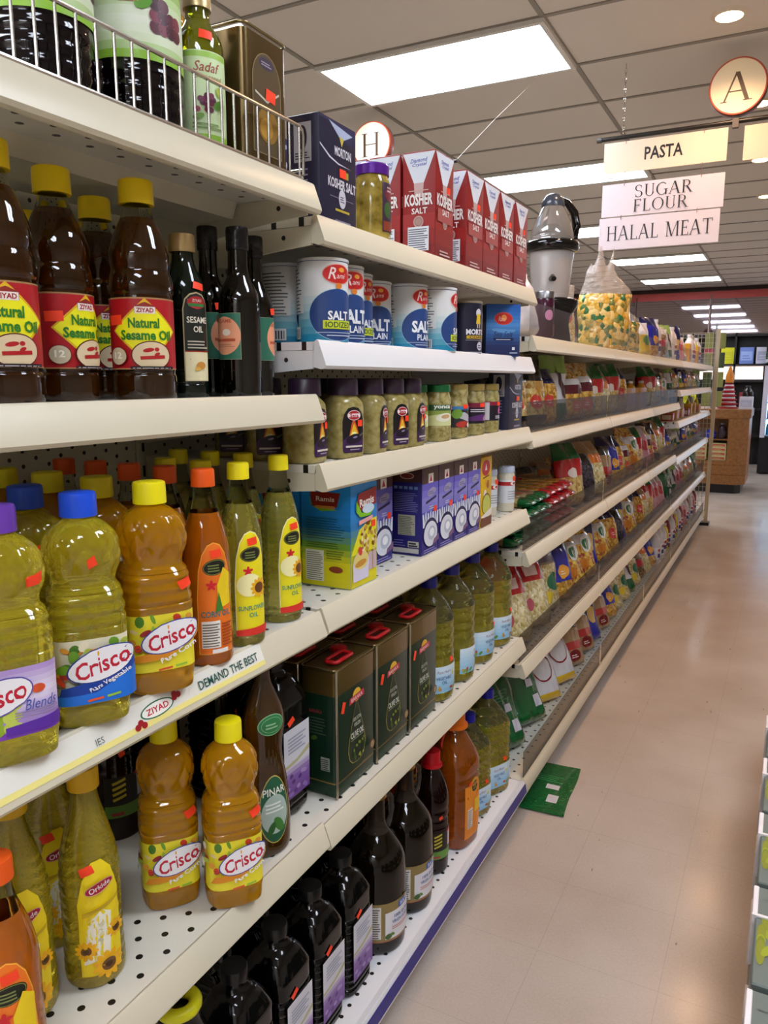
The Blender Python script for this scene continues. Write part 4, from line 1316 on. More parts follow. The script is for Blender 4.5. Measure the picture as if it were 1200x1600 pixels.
def can(name, r, h, paper, artf, rim, lidc, cat='salt canister'):
    t = thing(name, 'x', cat)
    b = Body([(0, r - .001), (0, r), (.003, r), (h - .003, r), (h - .0028, r - .0005)], 56, 0)
    mb = MB(); b.mesh(mb, paper); mb.build('can_body', t, 40)
    b2 = Body([(h - .0045, r + .0004), (h - .0045, r + .0012), (h, r + .0012), (h + .0006, r), (h - .001, r - .002), (h - .0015, r - .004)], 56, 0)
    mb = MB(); b2.mesh(mb, rim); rim_ = mb.build('rim', t, 40)
    b3 = Body([(h - .0022, r - .0035), (h - .0012, r - .0035)], 40, 0); mb = MB(); b3.mesh(mb, lidc); mb.build('lid', rim_, 40)
    w = Wrap(b, h / 2)
    a = Art(w, base=.0003)
    artf(a, w, r, h)
    a.mb.build('label', t, 40)
    return t, w

def salt_can(kind):
    def art(a, w, r, h):
        H = PI * r * .998
        a.grad(-H, .001, H, .088, ['#1f86a8', '#6fb0c0', '#b8d0d4', '#dcdedb'], 7)
        a.rect(-H, .1315, H, .1335, '#2c3f7c', keep=True); a.off += .0001
        n = 40
        a.poly([(.052 * math.cos(2 * PI * i / n), .045 + .043 * math.sin(2 * PI * i / n)) for i in range(n)], '#9cc4dc'); a.poly([(.051 * math.cos(2 * PI * i / n), max(.002, .045 + .042 * math.sin(2 * PI * i / n))) for i in range(n)], '#24427c')
        a.ell(.0, .111, .029, .0165, '#e8a294'); a.ell(.0, .111, .0275, .015, '#c41f1c'); a.text('R', -.012, .112, .019, '#f0dcd6', w=.014, bold=.01, shear=.3); a.text('ami', .005, .108, .008, '#f0dcd6', w=.018, shear=.3); a.ell(.006, .118, .006, .004, '#eaa03a', 0, 10); a.ell(.0, .092, .006, .005, '#d8802c', 0, 10)
        if kind == 'iodized':
            a.text('SALT', .0, .044, .015, '#eef0f4', w=.040, bold=.03); a.rect(-.028, .022, .03, .036, '#c9d62c'); a.text('IODIZED', .001, .029, .0095, '#2c4a3a', w=.05, bold=.02)
        else:
            a.text('SALT', .0, .049, .025, '#eef0f4', w=.06, bold=.04); a.text('PLAIN', .002, .027, .0125, '#eef0f4', w=.04, bold=.02)
        a.rect(-.04, .0155, .04, .0165, '#c6d0e0', keep=True); a.rect(-.022, .0105, .03, .012, '#c6d0e0', keep=True); a.off += .0002
        a.rect(-.118, .048, -.062, .126, '#dcdcd8'); a.bars(-.114, .05, -.066, .124, 13, '#55585c', .35, 3); a.rect(-.108, .006, -.07, .026, '#dcdcd8'); a.bars(-.106, .008, -.072, .024, 1, '#3a3c44', .9)
        for q in range(7): a.rect(-.104 + q * .0046, .008, -.102 + q * .0046, .024, '#dcdcd8', keep=True)
    t, w = can('salt_canister', .0425, .137, mat('can_white_paper', '#dedddb', .45), art, mat('can_white_rim', '#d8d8d6', .35), mat('can_lid_paper', '#c9c8c6', .5))
    return Kind(t)

def morton_can():
    def art(a, w, r, h):
        a.ell(.0, .090, .0085, .0095, '#d4d0d8', 0, 16); a.poly([(-.008, .066), (.008, .066), (.005, .088), (-.005, .088)], '#d9b82c'); a.rect(-.005, .057, -.002, .067, '#c9b8a8', keep=True); a.rect(.002, .057, .005, .067, '#c9b8a8')
        a.text('MORTON', .0, .048, .0125, '#e4e2e8', w=.066, bold=.04); a.rect(-.032, .033, .034, .040, '#c9a41c'); a.text('COARSE', 0, .0365, .0055, '#2a2440', w=.05, bold=.02)
        a.rect(-.034, .0295, .036, .0303, '#b8b6c4', keep=True); a.ell(.004, .017, .0095, .0095, '#c9c8d4', 0, 18); a.bars(-.002, .012, .01, .022, 2, '#3a3858'); a.rect(-.03, .0015, .03, .004, '#a8a6b8')
    t, w = can('salt_canister', .0405, .116, mat('can_navy_paper', '#17162e', .4), art, mat('can_tan_rim', '#8f7f68', .4), mat('can_tan_lid', '#a8967c', .5))
    return Kind(t)

def shaker():
    def art(a, w, r, h):
        H = PI * r * .998
        a.rect(-H, .028, H, .100, '#d6dade'); a.rect(-H, .082, H, .094, '#b8242a'); a.ell(.004, .089, .014, .0065, '#efe8e4', 0, 16); a.ell(.004, .089, .006, .004, '#b8242a', 0, 12); a.bars(-.018, .04, .018, .07, 4, '#8f969c', .3)
    t = thing('seasoning_jar', 'x', 'jar')
    b = Body([(0, .023), (0, .026), (.005, .0275), (.112, .0275), (.118, .024), (.126, .0235)], 44, 1); mb = MB(); b.mesh(mb, mat('pale_powder_jar', '#cfc8b4', .15, 0, .0)); mb.build('jar_body', t, 50)
    cap(t, .0262, .122, .141, mat('cap_pale_blue_white', '#bcc6d8', .4), name='lid')
    w = Wrap(b, .06); a = Art(w, base=.0006); art(a, w, .0275, .14); a.mb.build('label', t)
    sticker(w, t, .008, .104, .02, .014, 0)
    return Kind(t)

def sauce_jar():
    t = thing('sauce_jar', 'x', 'jar')
    b = Body([(0, .028, .030, 3), (0, .031, .034, 3.2), (.005, .0335, .0365, 3.4), (.098, .0335, .0365, 3.4), (.108, .031, .033, 3), (.116, .024, .0255, 2.4), (.124, .0232, .0245, 2.2)], 56, 2)
    mb = MB(); b.mesh(mb, RELISH_COAT); mb.build('jar_body', t, 60)
    cb = Body([(.118, .0285), (.118, .0298), (.146, .0292), (.149, .027), (.1495, .024)], 40, 0); mb = MB(); cb.mesh(mb, mat('lid_dark_purple', '#2c1a2e', .35)); mb.build('lid', t, 40)
    w = Wrap(b, .05); a = Art(w, base=.0008)
    pts = [(-.024, .014), (-.021, .011), (.021, .011), (.024, .014), (.0245, .07), (.021, .084), (.013, .094), (0, .097), (-.013, .094), (-.021, .084), (-.0245, .07)]
    a.poly(pts, '#140c12'); a.poly([(-.0235, .0145), (-.021, .012), (.021, .012), (.0235, .0145), (.024, .040), (.010, .046), (-.012, .043), (-.024, .034)], '#3f2050')
    a.poly([(-.012, .038), (.013, .042), (.007, .06), (.0, .077), (-.006, .062)], '#c8541c'); a.poly([(-.0115, .038), (.012, .042), (.005, .056), (0, .066), (-.004, .056)], '#eab82a'); a.poly([(-.011, .038), (.011, .042), (.003, .05), (-.003, .05)], '#f5ec9a')
    a.ell(.001, .037, .019, .009, '#1c1024', .18, 20); a.ell(.003, .040, .005, .0018, '#8f86a8', .2, 10); a.poly([(.014, .041), (.024, .046), (.023, .049), (.012, .044)], '#5f6a4a')
    a.ell(0, .081, .0155, .0095, '#e6cfd0', 0, 20); a.ell(0, .081, .0142, .0083, '#a81c24', 0, 20); a.rect(-.0142, .0775, .0142, .084, '#efe2e2'); a.text('Sera', 0, .0808, .0062, '#a81c24', w=.02, bold=.03)
    a.rect(-.019, .021, .019, .0245, '#d8cfc4', keep=True); a.rect(-.010, .016, .012, .018, '#a89ab0'); a.mb.build('label', t)
    sticker(w, t, .014, .066, .011, .012, 0)
    return Kind(t)

def relish_jar(kind):
    t = thing('relish_jar', kind, 'jar')
    b = Body([(0, .026), (0, .030), (.006, .0335), (.035, .0335), (.037, .0325), (.088, .0325), (.092, .0335), (.105, .032), (.115, .0285), (.122, .0275)], 44, 2)
    if kind == 'waisted':
        b = Body([(0, .026), (0, .030), (.006, .0325), (.07, .0325), (.082, .0335), (.094, .029), (.110, .0325), (.122, .031)], 44, 2)
    mb = MB(); b.mesh(mb, BRINE2); mb.build('jar_body', t, 60)
    lid = {'green': '#1f6a3a', 'green_small': '#1f6a3a', 'waisted': '#a08a4c', 'gold': '#a08a4c', 'gold_pink': '#a08a4c'}[kind]
    cb = Body([(.118, .0295), (.118, .031), (.133, .0308), (.135, .029)], 40, 0); mb = MB(); cb.mesh(mb, mat('lid_' + lid.lstrip('#'), lid, .35, .4)); mb.build('lid', t, 40)
    w = Wrap(b, .06); a = Art(w, base=.0007)
    if kind.startswith('green'):
        a.rect(-.05, .038, .035, .087, '#d6d79a'); a.poly([(-.05, .060), (-.01, .066), (.035, .058), (.035, .075), (-.05, .075)], '#8fa04a'); a.rect(-.05, .074, .035, .0875, '#2f5a34'); a.text('yonca', -.006, .081, .010, '#eef0e6', w=.044, bold=.03); a.ell(.0, .058, .022, .010, '#e8e4d0', .1, 18); a.ell(.002, .060, .012, .005, '#c9a070', .1, 12)
    elif kind == 'waisted':
        a.rect(-.04, .028, .04, .080, '#2c2c30'); a.rect(-.04, .072, .04, .0802, '#3f7fb8'); a.poly([(-.04, .06), (0, .066), (.04, .05), (.04, .034), (-.01, .05)], '#b9b8bc'); a.ell(-.02, .062, .014, .012, '#6f9a34', .3, 14); a.ell(-.005, .036, .018, .008, '#b8382c', .1, 14); a.ell(.018, .034, .008, .007, '#e8e4dc', 0, 12)
    elif kind == 'gold':
        a.rect(-.045, .032, .04, .086, '#1a1220'); a.rect(-.045, .074, .04, .0862, '#7c1a34'); a.bars(-.03, .062, .03, .072, 2, '#d8d0d8'); a.poly([(-.045, .046), (0, .056), (.04, .05), (.04, .04), (-.045, .038)], '#5a2a6a'); a.ell(.018, .046, .012, .007, '#b07a9c', .3, 12)
    else:
        a.rect(-.045, .034, .04, .086, '#1c1420'); a.rect(-.045, .076, .04, .0862, '#8c1a3a'); a.rect(-.04, .036, -.028, .084, '#d0ccd0'); a.ell(.008, .062, .008, .010, '#c84a94', 0, 14); a.bars(-.01, .04, .026, .05, 2, '#d8d0d8')
    a.mb.build('label', t)
    sticker(w, t, {'green': .03, 'green_small': -.2}.get(kind, .004), .080, .018, .010, .05)
    return Kind(t)

def pickle_jar():
    t = thing('pickle_jar', 'x', 'jar')
    b = Body([(0, .03), (0, .034), (.006, .037), (.085, .037), (.105, .035), (.115, .031), (.122, .030)], 44, 2); mb = MB(); b.mesh(mb, mat('pickled_turnip', '#8c7a2e', .08)); mottle(MATS['pickled_turnip'], '#6f5c1c', '#b39a48', 40); mb.build('jar_body', t, 60)
    cb = Body([(.116, .0325), (.116, .034), (.132, .034), (.135, .031)], 40, 0); mb = MB(); cb.mesh(mb, mat('lid_violet', '#5a1c8c', .3, .3)); mb.build('lid', t, 40)
    w = Wrap(b, .06); a = Art(w, base=.0007); a.rect(-.012, .018, .05, .102, '#3a2436'); a.ell(.012, .082, .018, .012, '#7a2c34', 0, 16); a.ell(.004, .055, .012, .014, '#3f5f2c', .2, 14); a.ell(.026, .05, .016, .02, '#4a2a48', .2, 14); a.rect(-.01, .02, .05, .036, '#8c3a24'); a.bars(.0, .086, .04, .098, 2, '#c8a8b0'); a.mb.build('label', t)
    return Kind(t)

# ------------------------------------------------------------------ bags of pasta
def film(name, col, c1=None, rough=.14):
    m = mat(name, col, rough, coat=.6)
    return m
PASTA1 = cells(mat('pasta_shells', '#d8b060', .22, coat=.7), '#b98432', '#dcb464', '#ecd08c', 70, .8, .008)
PASTA2 = cells(mat('pasta_golden', '#cf9a34', .22, coat=.7), '#a8701c', '#d29a34', '#eabf5c', 90, .8, .008)
PASTA3 = cells(mat('pasta_pale', '#dcc894', .22, coat=.7), '#bda05c', '#dcc68c', '#efe2b8', 110, .7, .006)
PASTA4 = cells(mat('pasta_tricolour', '#c98a3a', .22, coat=.7), '#a83a2c', '#d8a43c', '#e8c858', 80, .8, .008)
BEANS = cells(mat('dark_beans', '#241c24', .2, coat=.7), '#16121c', '#2c2434', '#4a3f4c', 110, .8, .006)
SPICE = cells(mat('brown_spice_mix', '#7c5a34', .25, coat=.7), '#4a2f16', '#7f5c34', '#b08c58', 120, .8, .005)
CRISP = {c: noise_bump(film('film_' + n, c), 38, .35, .012, 2) for n, c in (('red', '#b8161c'), ('green', '#0f5c2c'), ('navy', '#1a1c4c'), ('blue', '#23259c'), ('white', '#d8d4d6'), ('yellow', '#e3bd20'), ('maroon', '#5c1424'),
        ('orange', '#e0782c'), ('pale_green', '#8fae5a'), ('pink', '#d99aa0'), ('tan', '#a5825c'), ('dark', '#1c1a1c'), ('sky', '#8aa6cc'), ('brown', '#5a3a22'))}
F_ = {m.name[5:]: m for m in CRISP.values()}
CLEARBAG = noise_bump(mat('clear_bag_top', '#d8cfc8', .1, 0, 0, 1.4, .36, coat=.5), 24, .9, .03, 3)

def bag(name, w, h, d, bands, cat, seed=1, patches=(), neck=0.0, ears=False):
    """pillow bag standing on z=0, front towards +x; bands: (t, material) from the bottom up"""
    t = thing(name, 'x', cat)
    r = random.Random(seed)
    ph = [r.uniform(0, 6) for _ in range(6)]
    NX, NZ = 14, 18
    def halfw(v):
        k = 1.0 - (neck * max(0, (v - .62) / .38) ** 1.2 if neck else 0)
        if ears: k = 1 - .58 * math.exp(-((v - .93) / .22) ** 2) + .05 * math.sin(23 * v) * v
        return w / 2 * k * (1 + .03 * math.sin(7 * v + ph[0]))
    def thick(u, v):
        e = max(0.0, 1 - abs(u) ** 2.6) ** .55
        q = min(1, v / .10) ** .5 * min(1, max(0, (1 - v)) / (.30 if not neck else .45)) ** .8
        return max(.0012, d / 2 * e * q * (1 + .10 * math.sin(9 * v + 4 * u + ph[1]) + .07 * math.sin(15 * u + ph[2] - 6 * v)))
    def sway(u, v):
        return .010 * math.sin(3 * v + ph[3]) + .006 * math.sin(5 * u + ph[4]) * v
    def mat_at(v):
        m = bands[0][1]
        for a, b in bands:
            if v >= a: m = b
        return m
    groups = {}
    mb = MB()
    for side in (1, -1):
        idx = {}
        o = len(mb.v)
        for j in range(NZ + 1):
            v = j / NZ
            for i in range(NX + 1):
                u = -1 + 2 * i / NX
                mb.v.append((sway(u, v) + side * thick(u, v), halfw(v) * u - (.075 * max(0, v - .6) + .012 * math.sin(17 * v) * v if ears else 0), h * v * (1 + (.10 * math.cos(5 * u + 1) * max(0, v - .8) / .2 if ears else 0))))
        for j in range(NZ):
            for i in range(NX):
                q = (o + j * (NX + 1) + i, o + j * (NX + 1) + i + 1, o + (j + 1) * (NX + 1) + i + 1, o + (j + 1) * (NX + 1) + i)
                mb.f.append(q if side > 0 else q[::-1])
                mb.m.append(mb.slot(mat_at((j + .5) / NZ)))
    mb.build('bag_film', t, 70)
    if patches:
        class Sf:
            maxlen = .012
            def map(s_, a, b, off):
                v = min(1, max(0, b / h)); u = max(-.98, min(.98, a / halfw(v)))
                return Vector((sway(u, v) + thick(u, v) + off, a, b))
        A = Art(Sf(), base=.0022, step=.0003)
        for p in patches:
            getattr(A, p[0])(*p[1:])
        A.mb.build('printed_panel', t, 70)
    return Kind(t)

def stick_pack(name, ends, mid, cat='pasta packet', L=.27, w=.075, d=.032, patch='#d8b090'):
    """flat packet of long pasta lying along x, its end towards the aisle (+x)"""
    t = thing(name, 'x', cat)
    mb = MB()
    N = 16
    rg = []
    for i in range(N + 1):
        f = i / N
        e = min(1, f / .08, (1 - f) / .08) ** .6
        yy, zz = w / 2 * (.86 + .14 * e), d / 2 * (.10 + .90 * e)
        rg.append([(-L + L * f, yy * math.copysign(abs(math.cos(q)) ** .6, math.cos(q)), d / 2 + zz * math.copysign(abs(math.sin(q)) ** .7, math.sin(q)) + .0015 * math.sin(9 * q + 14 * f)) for q in [2 * PI * k / 20 for k in range(20)]])
    mb.rings(rg, lambda i: ends if (i < 4 or i > 12) else mid)
    mb.build('packet_film', t, 60)
    a = Art(Flat((-L * .42, 0, d + .0012), (0, 1, 0), (-1, 0, 0)), base=.001)
    a.ell(.0, -.03, .022, .030, patch, 0, 20); a.ell(.0, -.026, .016, .02, '#c4483a', 0, 18)
    a.mb.build('printed_panel', t, 0)
    return Kind(t)
# ================================================================== stocking the two near units
G_OIL, G_SES = 'cooking oil bottles', 'sesame oil bottles'
k_veg, k_crn, k_bld = crisco('vegetable'), crisco('corn'), crisco('blend')
k_tc, k_ts = tall_bottle('corn'), tall_bottle('sunflower')
k_ring, k_ses = ringed_bottle(), sesame_bottle()
k_gold, k_blkf, k_blks = dark_bottle('gold'), dark_bottle('front'), dark_bottle('turned')
k_jug, k_grape, k_gtin = round_jug(), grapeseed(), gold_tin()
k_bj, k_pin = black_jug(), pinar_bottle()
k_clr, k_clq, k_gj = big_clear('round'), big_clear('square'), glass_jug()
k_red, k_org, k_tin = big_round_jug('red'), big_round_jug('orange'), oil_tin()

# top shelf
z = 1.80
k_jug.put(-.800, .672, z, 'big dark jug with pale green label, first from the left, top shelf', -30, 'dark oil jugs')
k_jug.put(-.800, .822, z, 'big dark jug with pale green label, beside the small green bottle, top shelf', -62, 'dark oil jugs')
k_grape.put(-.775, .9195, z, 'small green-yellow bottle with grapes on its label and gold cap, behind the wire guard', -32, scale=(1, 1, .95))
k_gtin.put(-.735, 1.024, z, 'golden brown metal oil tin with an arched panel, behind the wire guard', 0, scale=(1, 1.0, .84))
k_crn.put(-.905, .985, z, 'yellow-capped oil bottle standing behind the small green grape-label bottle', -45, G_OIL)

# sesame oils
z = 1.462
sc = (1, 1, .95)
for x, y, rz, l in ((-.785, .580, -26, 'brown sesame oil bottle with red label, cut by the left photo edge'),
                    (-.822, .693, 6, 'brown sesame oil bottle turned so its yellow diamond is half hidden, second from the left'),
                    (-.776, .786, -40, 'brown sesame oil bottle with its yellow diamond facing out, next to the black bottles'),
                    (-.900, .830, -24, 'brown sesame oil bottle set back between two front ones, yellow cap'),
                    (-1.060, .850, -20, 'yellow-capped sesame bottle at the back, seen at the left edge above the others'),
                    (-1.070, .945, -20, 'yellow-capped sesame bottle at the back, its cap seen between two front bottles')):
    k_ses.put(x, y, z, l, rz, G_SES, scale=sc)
k_gold.put(-.800, .896, z, 'squat black bottle with champagne cap and black-and-beige label', -14, G_SES, scale=(1.09, 1.09, .94))
k_blkf.put(-.845, 1.006, z, 'tall black bottle with teal label and salmon oval, behind the champagne-capped one', -16, G_SES, scale=(1, 1, .88))
k_blks.put(-.765, .980, z, 'tall black bottle turned so only the plain teal label edge shows, at the shelf end', -112, G_SES, scale=(1.03, 1.03, .84))
k_blkf.put(-.802, 1.068, z, 'tall black bottle last at the shelf end, salmon oval just showing', 18, G_SES, scale=(1, 1, .85))
k_gold.put(-.90, .955, z, 'black bottle with champagne cap hidden behind the front one', -20, G_SES)

# cooking oils
z = 1.08
sc = (1, 1, .977)
k_bld.put(-.738, .519, z, 'pale oil bottle with lilac Blends label, cut by the left edge of the photo', -24, G_OIL, scale=sc)
k_veg.put(-.738, .628, z, 'pale yellow oil bottle with bright blue cap and blue Pure Vegetable label in front', -33, G_OIL, scale=sc)
k_crn.put(-.733, .739, z, 'golden oil bottle with yellow cap and yellow Pure Corn label on the oil shelf front', -33, G_OIL, scale=sc)
for i in (1, 2):
    k_veg.put(-.738 - .1055 * i, .634 + .004 * i, z, 'blue-capped pale oil bottle, %s behind the front Pure Vegetable bottle' % ['', 'directly', 'second'][i], -33, G_OIL, scale=sc)
k_bld.put(-.838, .523, z, 'purple-capped pale oil bottle behind the Blends bottle at the left edge', -24, G_OIL, scale=sc)
for i in (1, 2, 3):
    k_crn.put(-.733 - .1025 * i, .742 + .003 * i, z, 'yellow-capped golden oil bottle, %s behind the front Pure Corn bottle' % ['', 'directly', 'second', 'third'][i], -33, G_OIL, scale=sc)
for i in range(5):
    k_tc.put(-.735 - .0735 * i, .846 + .002 * i, z, ['orange-capped corn oil bottle with orange corn label, in front between two yellow caps', 'orange-capped corn oil bottle directly behind the front orange one', 'third orange-capped corn oil bottle back from the shelf front',
             'fourth orange-capped corn oil bottle back from the shelf front', 'orange-capped corn oil bottle deepest on the shelf, against the pegboard'][i], -29, G_OIL)
for i in range(3):
    k_ts.put(-.742 - .0735 * i, .935, z, ['ribbed sunflower oil bottle with yellow label, in front beside the orange-capped bottle', 'sunflower oil bottle directly behind the front one beside the orange cap', 'sunflower oil bottle third back in the row beside the orange caps'][i], -24, G_OIL)
for i in range(4):
    k_ts.put(-.757 - .0735 * i, 1.062, z, ['ribbed sunflower oil bottle standing last on the shelf beside the blue and yellow box', 'sunflower oil bottle directly behind the last one on the shelf', 'sunflower oil bottle third back in the last row of the shelf',
             'sunflower oil bottle deepest in the last row of the shelf'][i], -15, G_OIL)

# half-empty shelf
z = .667
k_crn.put(-.738, .885, z, 'golden Crisco-type corn oil bottle in front on the half-empty shelf'.replace('Crisco-type ', ''), -40, G_OIL, scale=(.99, .99, 1.05))
k_crn.put(-.826, .836, z, 'golden corn oil bottle just behind and left of the front one on the half-empty shelf', -40, G_OIL, scale=(.99, .99, 1.05))
k_pin.put(-.762, 1.008, z, 'amber olive oil bottle with round and oval green labels, beside the black jug', -22)
k_bj.put(-.832, 1.128, z + .0005, 'black ribbed oil jug with white and purple label, next to the green tins', 0, 'black oil jugs', scale=(1, 1, .87))
k_bj.put(-.955, 1.128, z + .0005, 'black ribbed oil jug hidden behind the one next to the green tins', 0, 'black oil jugs', scale=(1, 1, .87))
for x, y, l in ((-.806, .663, 'pale sunflower oil bottle with sunflower label, standing alone in front on the half-empty shelf'),
                (-.838, .575, 'pale sunflower oil bottle with sunflower label, behind the orange oil at the left edge'),
                (-.915, .690, 'pale sunflower oil bottle behind the front sunflower one, cap under the shelf rail')):
    k_ring.put(x, y, z, l, -28, G_OIL)
k_tc.put(-.742, .485, z, 'orange corn oil bottle with black oval on its label, bottom left corner of the photo', -30, G_OIL, scale=(1.12, 1.12, 1.06))
k_red.put(-1.045, .93, z, 'dark red-brown oil bottle against the back of the half-empty shelf', -10, 'oil jugs', scale=(.72, .72, .86))
k_red.put(-1.04, 1.035, z, 'dark oil bottle at the back behind the amber olive oil bottle', -30, 'oil jugs', scale=(.66, .66, .86))

# bottom deck, nearest unit
z = .155
for i, (x, y, l) in enumerate(((-.795, 1.315, 'black ribbed oil jug on the bottom deck, beside the brown glass jugs'), (-.795, 1.192, 'black ribbed oil jug on the bottom deck, second from the brown glass jugs'),
                               (-.795, 1.068, 'black ribbed oil jug on the bottom deck, third from the brown glass jugs'), (-.795, .945, 'black ribbed oil jug on the bottom deck, just right of the yellow cap'),
                               (-.92, 1.315, 'black oil jug in the back row below, behind the one by the glass jugs'), (-.92, 1.192, 'black oil jug in the back row of the bottom deck, second from the glass jugs'),
                               (-.92, 1.068, 'black oil jug in the back row of the bottom deck, third from the glass jugs'))):
    k_bj.put(x, y, z, l, 0, 'black oil jugs')
t = thing('yellow_cap_jug', 'dark oil jug with a wide yellow ring-shaped cap, bottom left of the photo', 'oil jug', (-.800, .812, z + .001))
b = Body([(0, .05), (0, .056), (.01, .06), (.22, .06), (.27, .05), (.31, .035), (.33, .034)], 44, 1); mb = MB(); b.mesh(mb, JUG_BLACK); mb.build('jug_body', t, 60)
mb = MB(); mb.tube([(.027 * math.cos(q), .027 * math.sin(q), .338) for q in [2 * PI * i / 32 for i in range(32)]], .011, mat('cap_lemon', '#d8d410', .35), 12, True); mb.build('cap', t, 60)

# bottom deck, second unit
k_gj.put(-.790, 1.470, z, 'dark olive oil glass jug with brass cap, first of two beside the black jugs', -16, 'glass olive oil jugs')
k_gj.put(-.790, 1.628, z, 'dark olive oil glass jug with brass cap, between its twin and the red-capped jug', -16, 'glass olive oil jugs')
k_red.put(-.785, 1.782, z, 'dark red-brown oil jug with red cap on the bottom deck', -18, 'oil jugs')
k_org.put(-.785, 1.938, z, 'orange oil jug with orange cap and red carry strap on the bottom deck', -8, 'oil jugs')
k_clq.put(-.800, 2.094, z, 'blue-capped vegetable oil bottle squeezed behind the orange jug on the bottom deck', -20, 'vegetable oil bottles', scale=(.9, .9, 1))
k_clq.put(-.800, 2.254, z, 'squarish blue-capped vegetable oil bottle at the end of the bottom deck, by the green bags', -24, 'vegetable oil bottles', scale=(.98, .98, 1.06))
k_gj.put(-.945, 1.55, z, 'dark glass jug in the back row, between the two front glass jugs', -16, 'glass olive oil jugs')
k_red.put(-.945, 1.71, z, 'dark red-brown oil jug in the back row behind the red-capped one', -18, 'oil jugs')
k_org.put(-.945, 1.88, z, 'orange oil jug in the back row behind the front orange one', -18, 'oil jugs')
k_clq.put(-.955, 2.20, z, 'clear oil bottle in the back row behind the squarish blue-capped one', -18, 'vegetable oil bottles')

# green tins and vegetable oil
z = .658
ordi = ['first', 'second', 'third']
for r_ in range(3):
    for i, y in enumerate((1.293, 1.4595, 1.625)):
        k_tin.put(-.740 - .0895 * r_, y, z, 'green and bronze olive oil tin, %s from the near end of the %s row' % (ordi[i], ['front', 'middle', 'back'][r_]), 0, 'green olive oil tins', scale=(1, 1, .952))
for i, y in enumerate((1.783, 1.936, 2.098, 2.262)):
    k_clr.put(-.800, y, z, 'blue-capped vegetable oil bottle with pale blue label, %s from the green tins' % ['first', 'second', 'third', 'fourth'][i], [-22, 25, -6, -14][i], 'vegetable oil bottles')
    k_clr.put(-.943, y + .006, z, 'blue-capped vegetable oil bottle in the back row, %s from the green tins' % ['first', 'second', 'third', 'fourth'][i], -20, 'vegetable oil bottles')

# boxes shelf
z = 1.083
k_soup, k_blue, k_yel, k_shk = soup_box(), blue_box(), yellow_box(), shaker()
k_soup.put(-.730, 1.310, z, 'tall blue and yellow box with a red logo and a soup bowl', 0, scale=(1, 1, .95))
k_soup.put(-.848, 1.310, z, 'blue and yellow soup box hidden behind the front one', 0, scale=(1, 1, .95))
for i, y in enumerate((1.630, 1.726, 1.821, 1.916)):
    k_blue.put(-.730, y, z, 'dark blue and violet box with white petals, %s of the four standing in front' % ['first', 'second', 'third', 'last'][i], 0, 'blue boxes')
    k_blue.put(-.815, y, z, 'dark blue box in the second row, behind the %s front box' % ['first', 'second', 'third', 'last'][i], 0, 'blue boxes')
k_blue.put(-.782, 1.490, z, 'blue and violet box standing alone between the soup box and the four blue boxes', 0, 'blue boxes')
k_blue.put(-.868, 1.490, z, 'dark blue box behind the lone one beside the soup box', 0, 'blue boxes')
k_yel.put(-.730, 2.012, z, 'narrow yellow box with a red emblem, beside the last blue box', 0)
k_shk.put(-.765, 2.285, z, 'white jar with red band and orange sticker at the shelf end', -20, 'white jars')
k_shk.put(-.785, 2.180, z, 'white jar with red band, next to the yellow box', -20, 'white jars')

# sauce jars and relish
z = 1.342
k_sau = sauce_jar()
for x, y, rz, l in ((-.766, 1.160, 4, 'first sauce jar with flame and aubergine label, half under the cream shelf rail'), (-.753, 1.270, -22, 'second sauce jar with flame and aubergine label facing out'),
                    (-.754, 1.376, 10, 'third sauce jar, turned so its flame label is half hidden'), (-.753, 1.469, -16, 'fourth sauce jar with flame and aubergine label'), (-.753, 1.556, 4, 'fifth sauce jar, last before the green-lidded jars'),
                    (-.86, 1.172, -45, 'sauce jar in the back row with dark label, behind the first jar'), (-.845, 1.275, -30, 'sauce jar in the back row behind the second'), (-.845, 1.385, -30, 'sauce jar in the back row behind the third'), (-.95, 1.19, -60, 'sauce jar deepest on the shelf behind the first two')):
    k_sau.put(x, y, z, l, rz, 'sauce jars')
for kd, x, y, rz, l in (('green_small', -.778, 1.640, -30, 'green-lidded relish jar half hidden behind the other green-lidded one'), ('green', -.752, 1.716, -32, 'green-lidded relish jar with white and green yonca label, fully visible'),
                        ('waisted', -.752, 1.830, -24, 'waisted relish jar with grey and blue label beside the green lid'), ('gold', -.752, 1.950, -24, 'gold-lidded jar with dark label and purple aubergine'), ('gold_pink', -.752, 2.066, -10, 'gold-lidded jar with a pink figure on its label, beside the navy box')):
    relish_jar(kd).put(x, y, z, l, rz, 'relish jars')
k_mor = morton_box()
k_mor.put(-.730, 2.252, z, 'navy salt box at the end of the jar shelf', 0, 'navy salt boxes', scale=(.5, 1, .97))

# salt canisters
z = 1.5535
k_io, k_pl, k_mc = salt_can('iodized'), salt_can('plain'), morton_can()
sc = (1.05, 1.05, 1.05)
for k, x, y, rz, l in ((k_io, -.757, 1.213, -22, 'large white and blue salt canister in front, SALT IODIZED facing out'), (k_pl, -.776, 1.305, -25, 'white salt canister mostly hidden behind the big front one'),
                       (k_io, -.812, 1.405, -10, 'white salt canister, third along, yellow IODIZED band showing'), (k_pl, -.836, 1.537, -42, 'white salt canister fourth along, turned to show ALT and AIN'),
                       (k_pl, -.786, 1.620, -12, 'white salt canister fifth along, SALT PLAIN'), (k_io, -.752, 1.710, 14, 'white salt canister sixth along, next to the navy canister'),
                       (k_io, -.856, 1.236, 40, 'white salt canister left of the big front one, its printed back turned out'), (k_pl, -.948, 1.250, 60, 'white salt canister farthest left, behind the black bottle')):
    k.put(x, y, z, l, rz, 'salt canisters', scale=sc)
k_mc.put(-.757, 1.895, z, 'navy salt canister with a yellow-dressed figure', -16, 'navy salt canisters', scale=(1.1, 1.1, 1.12))
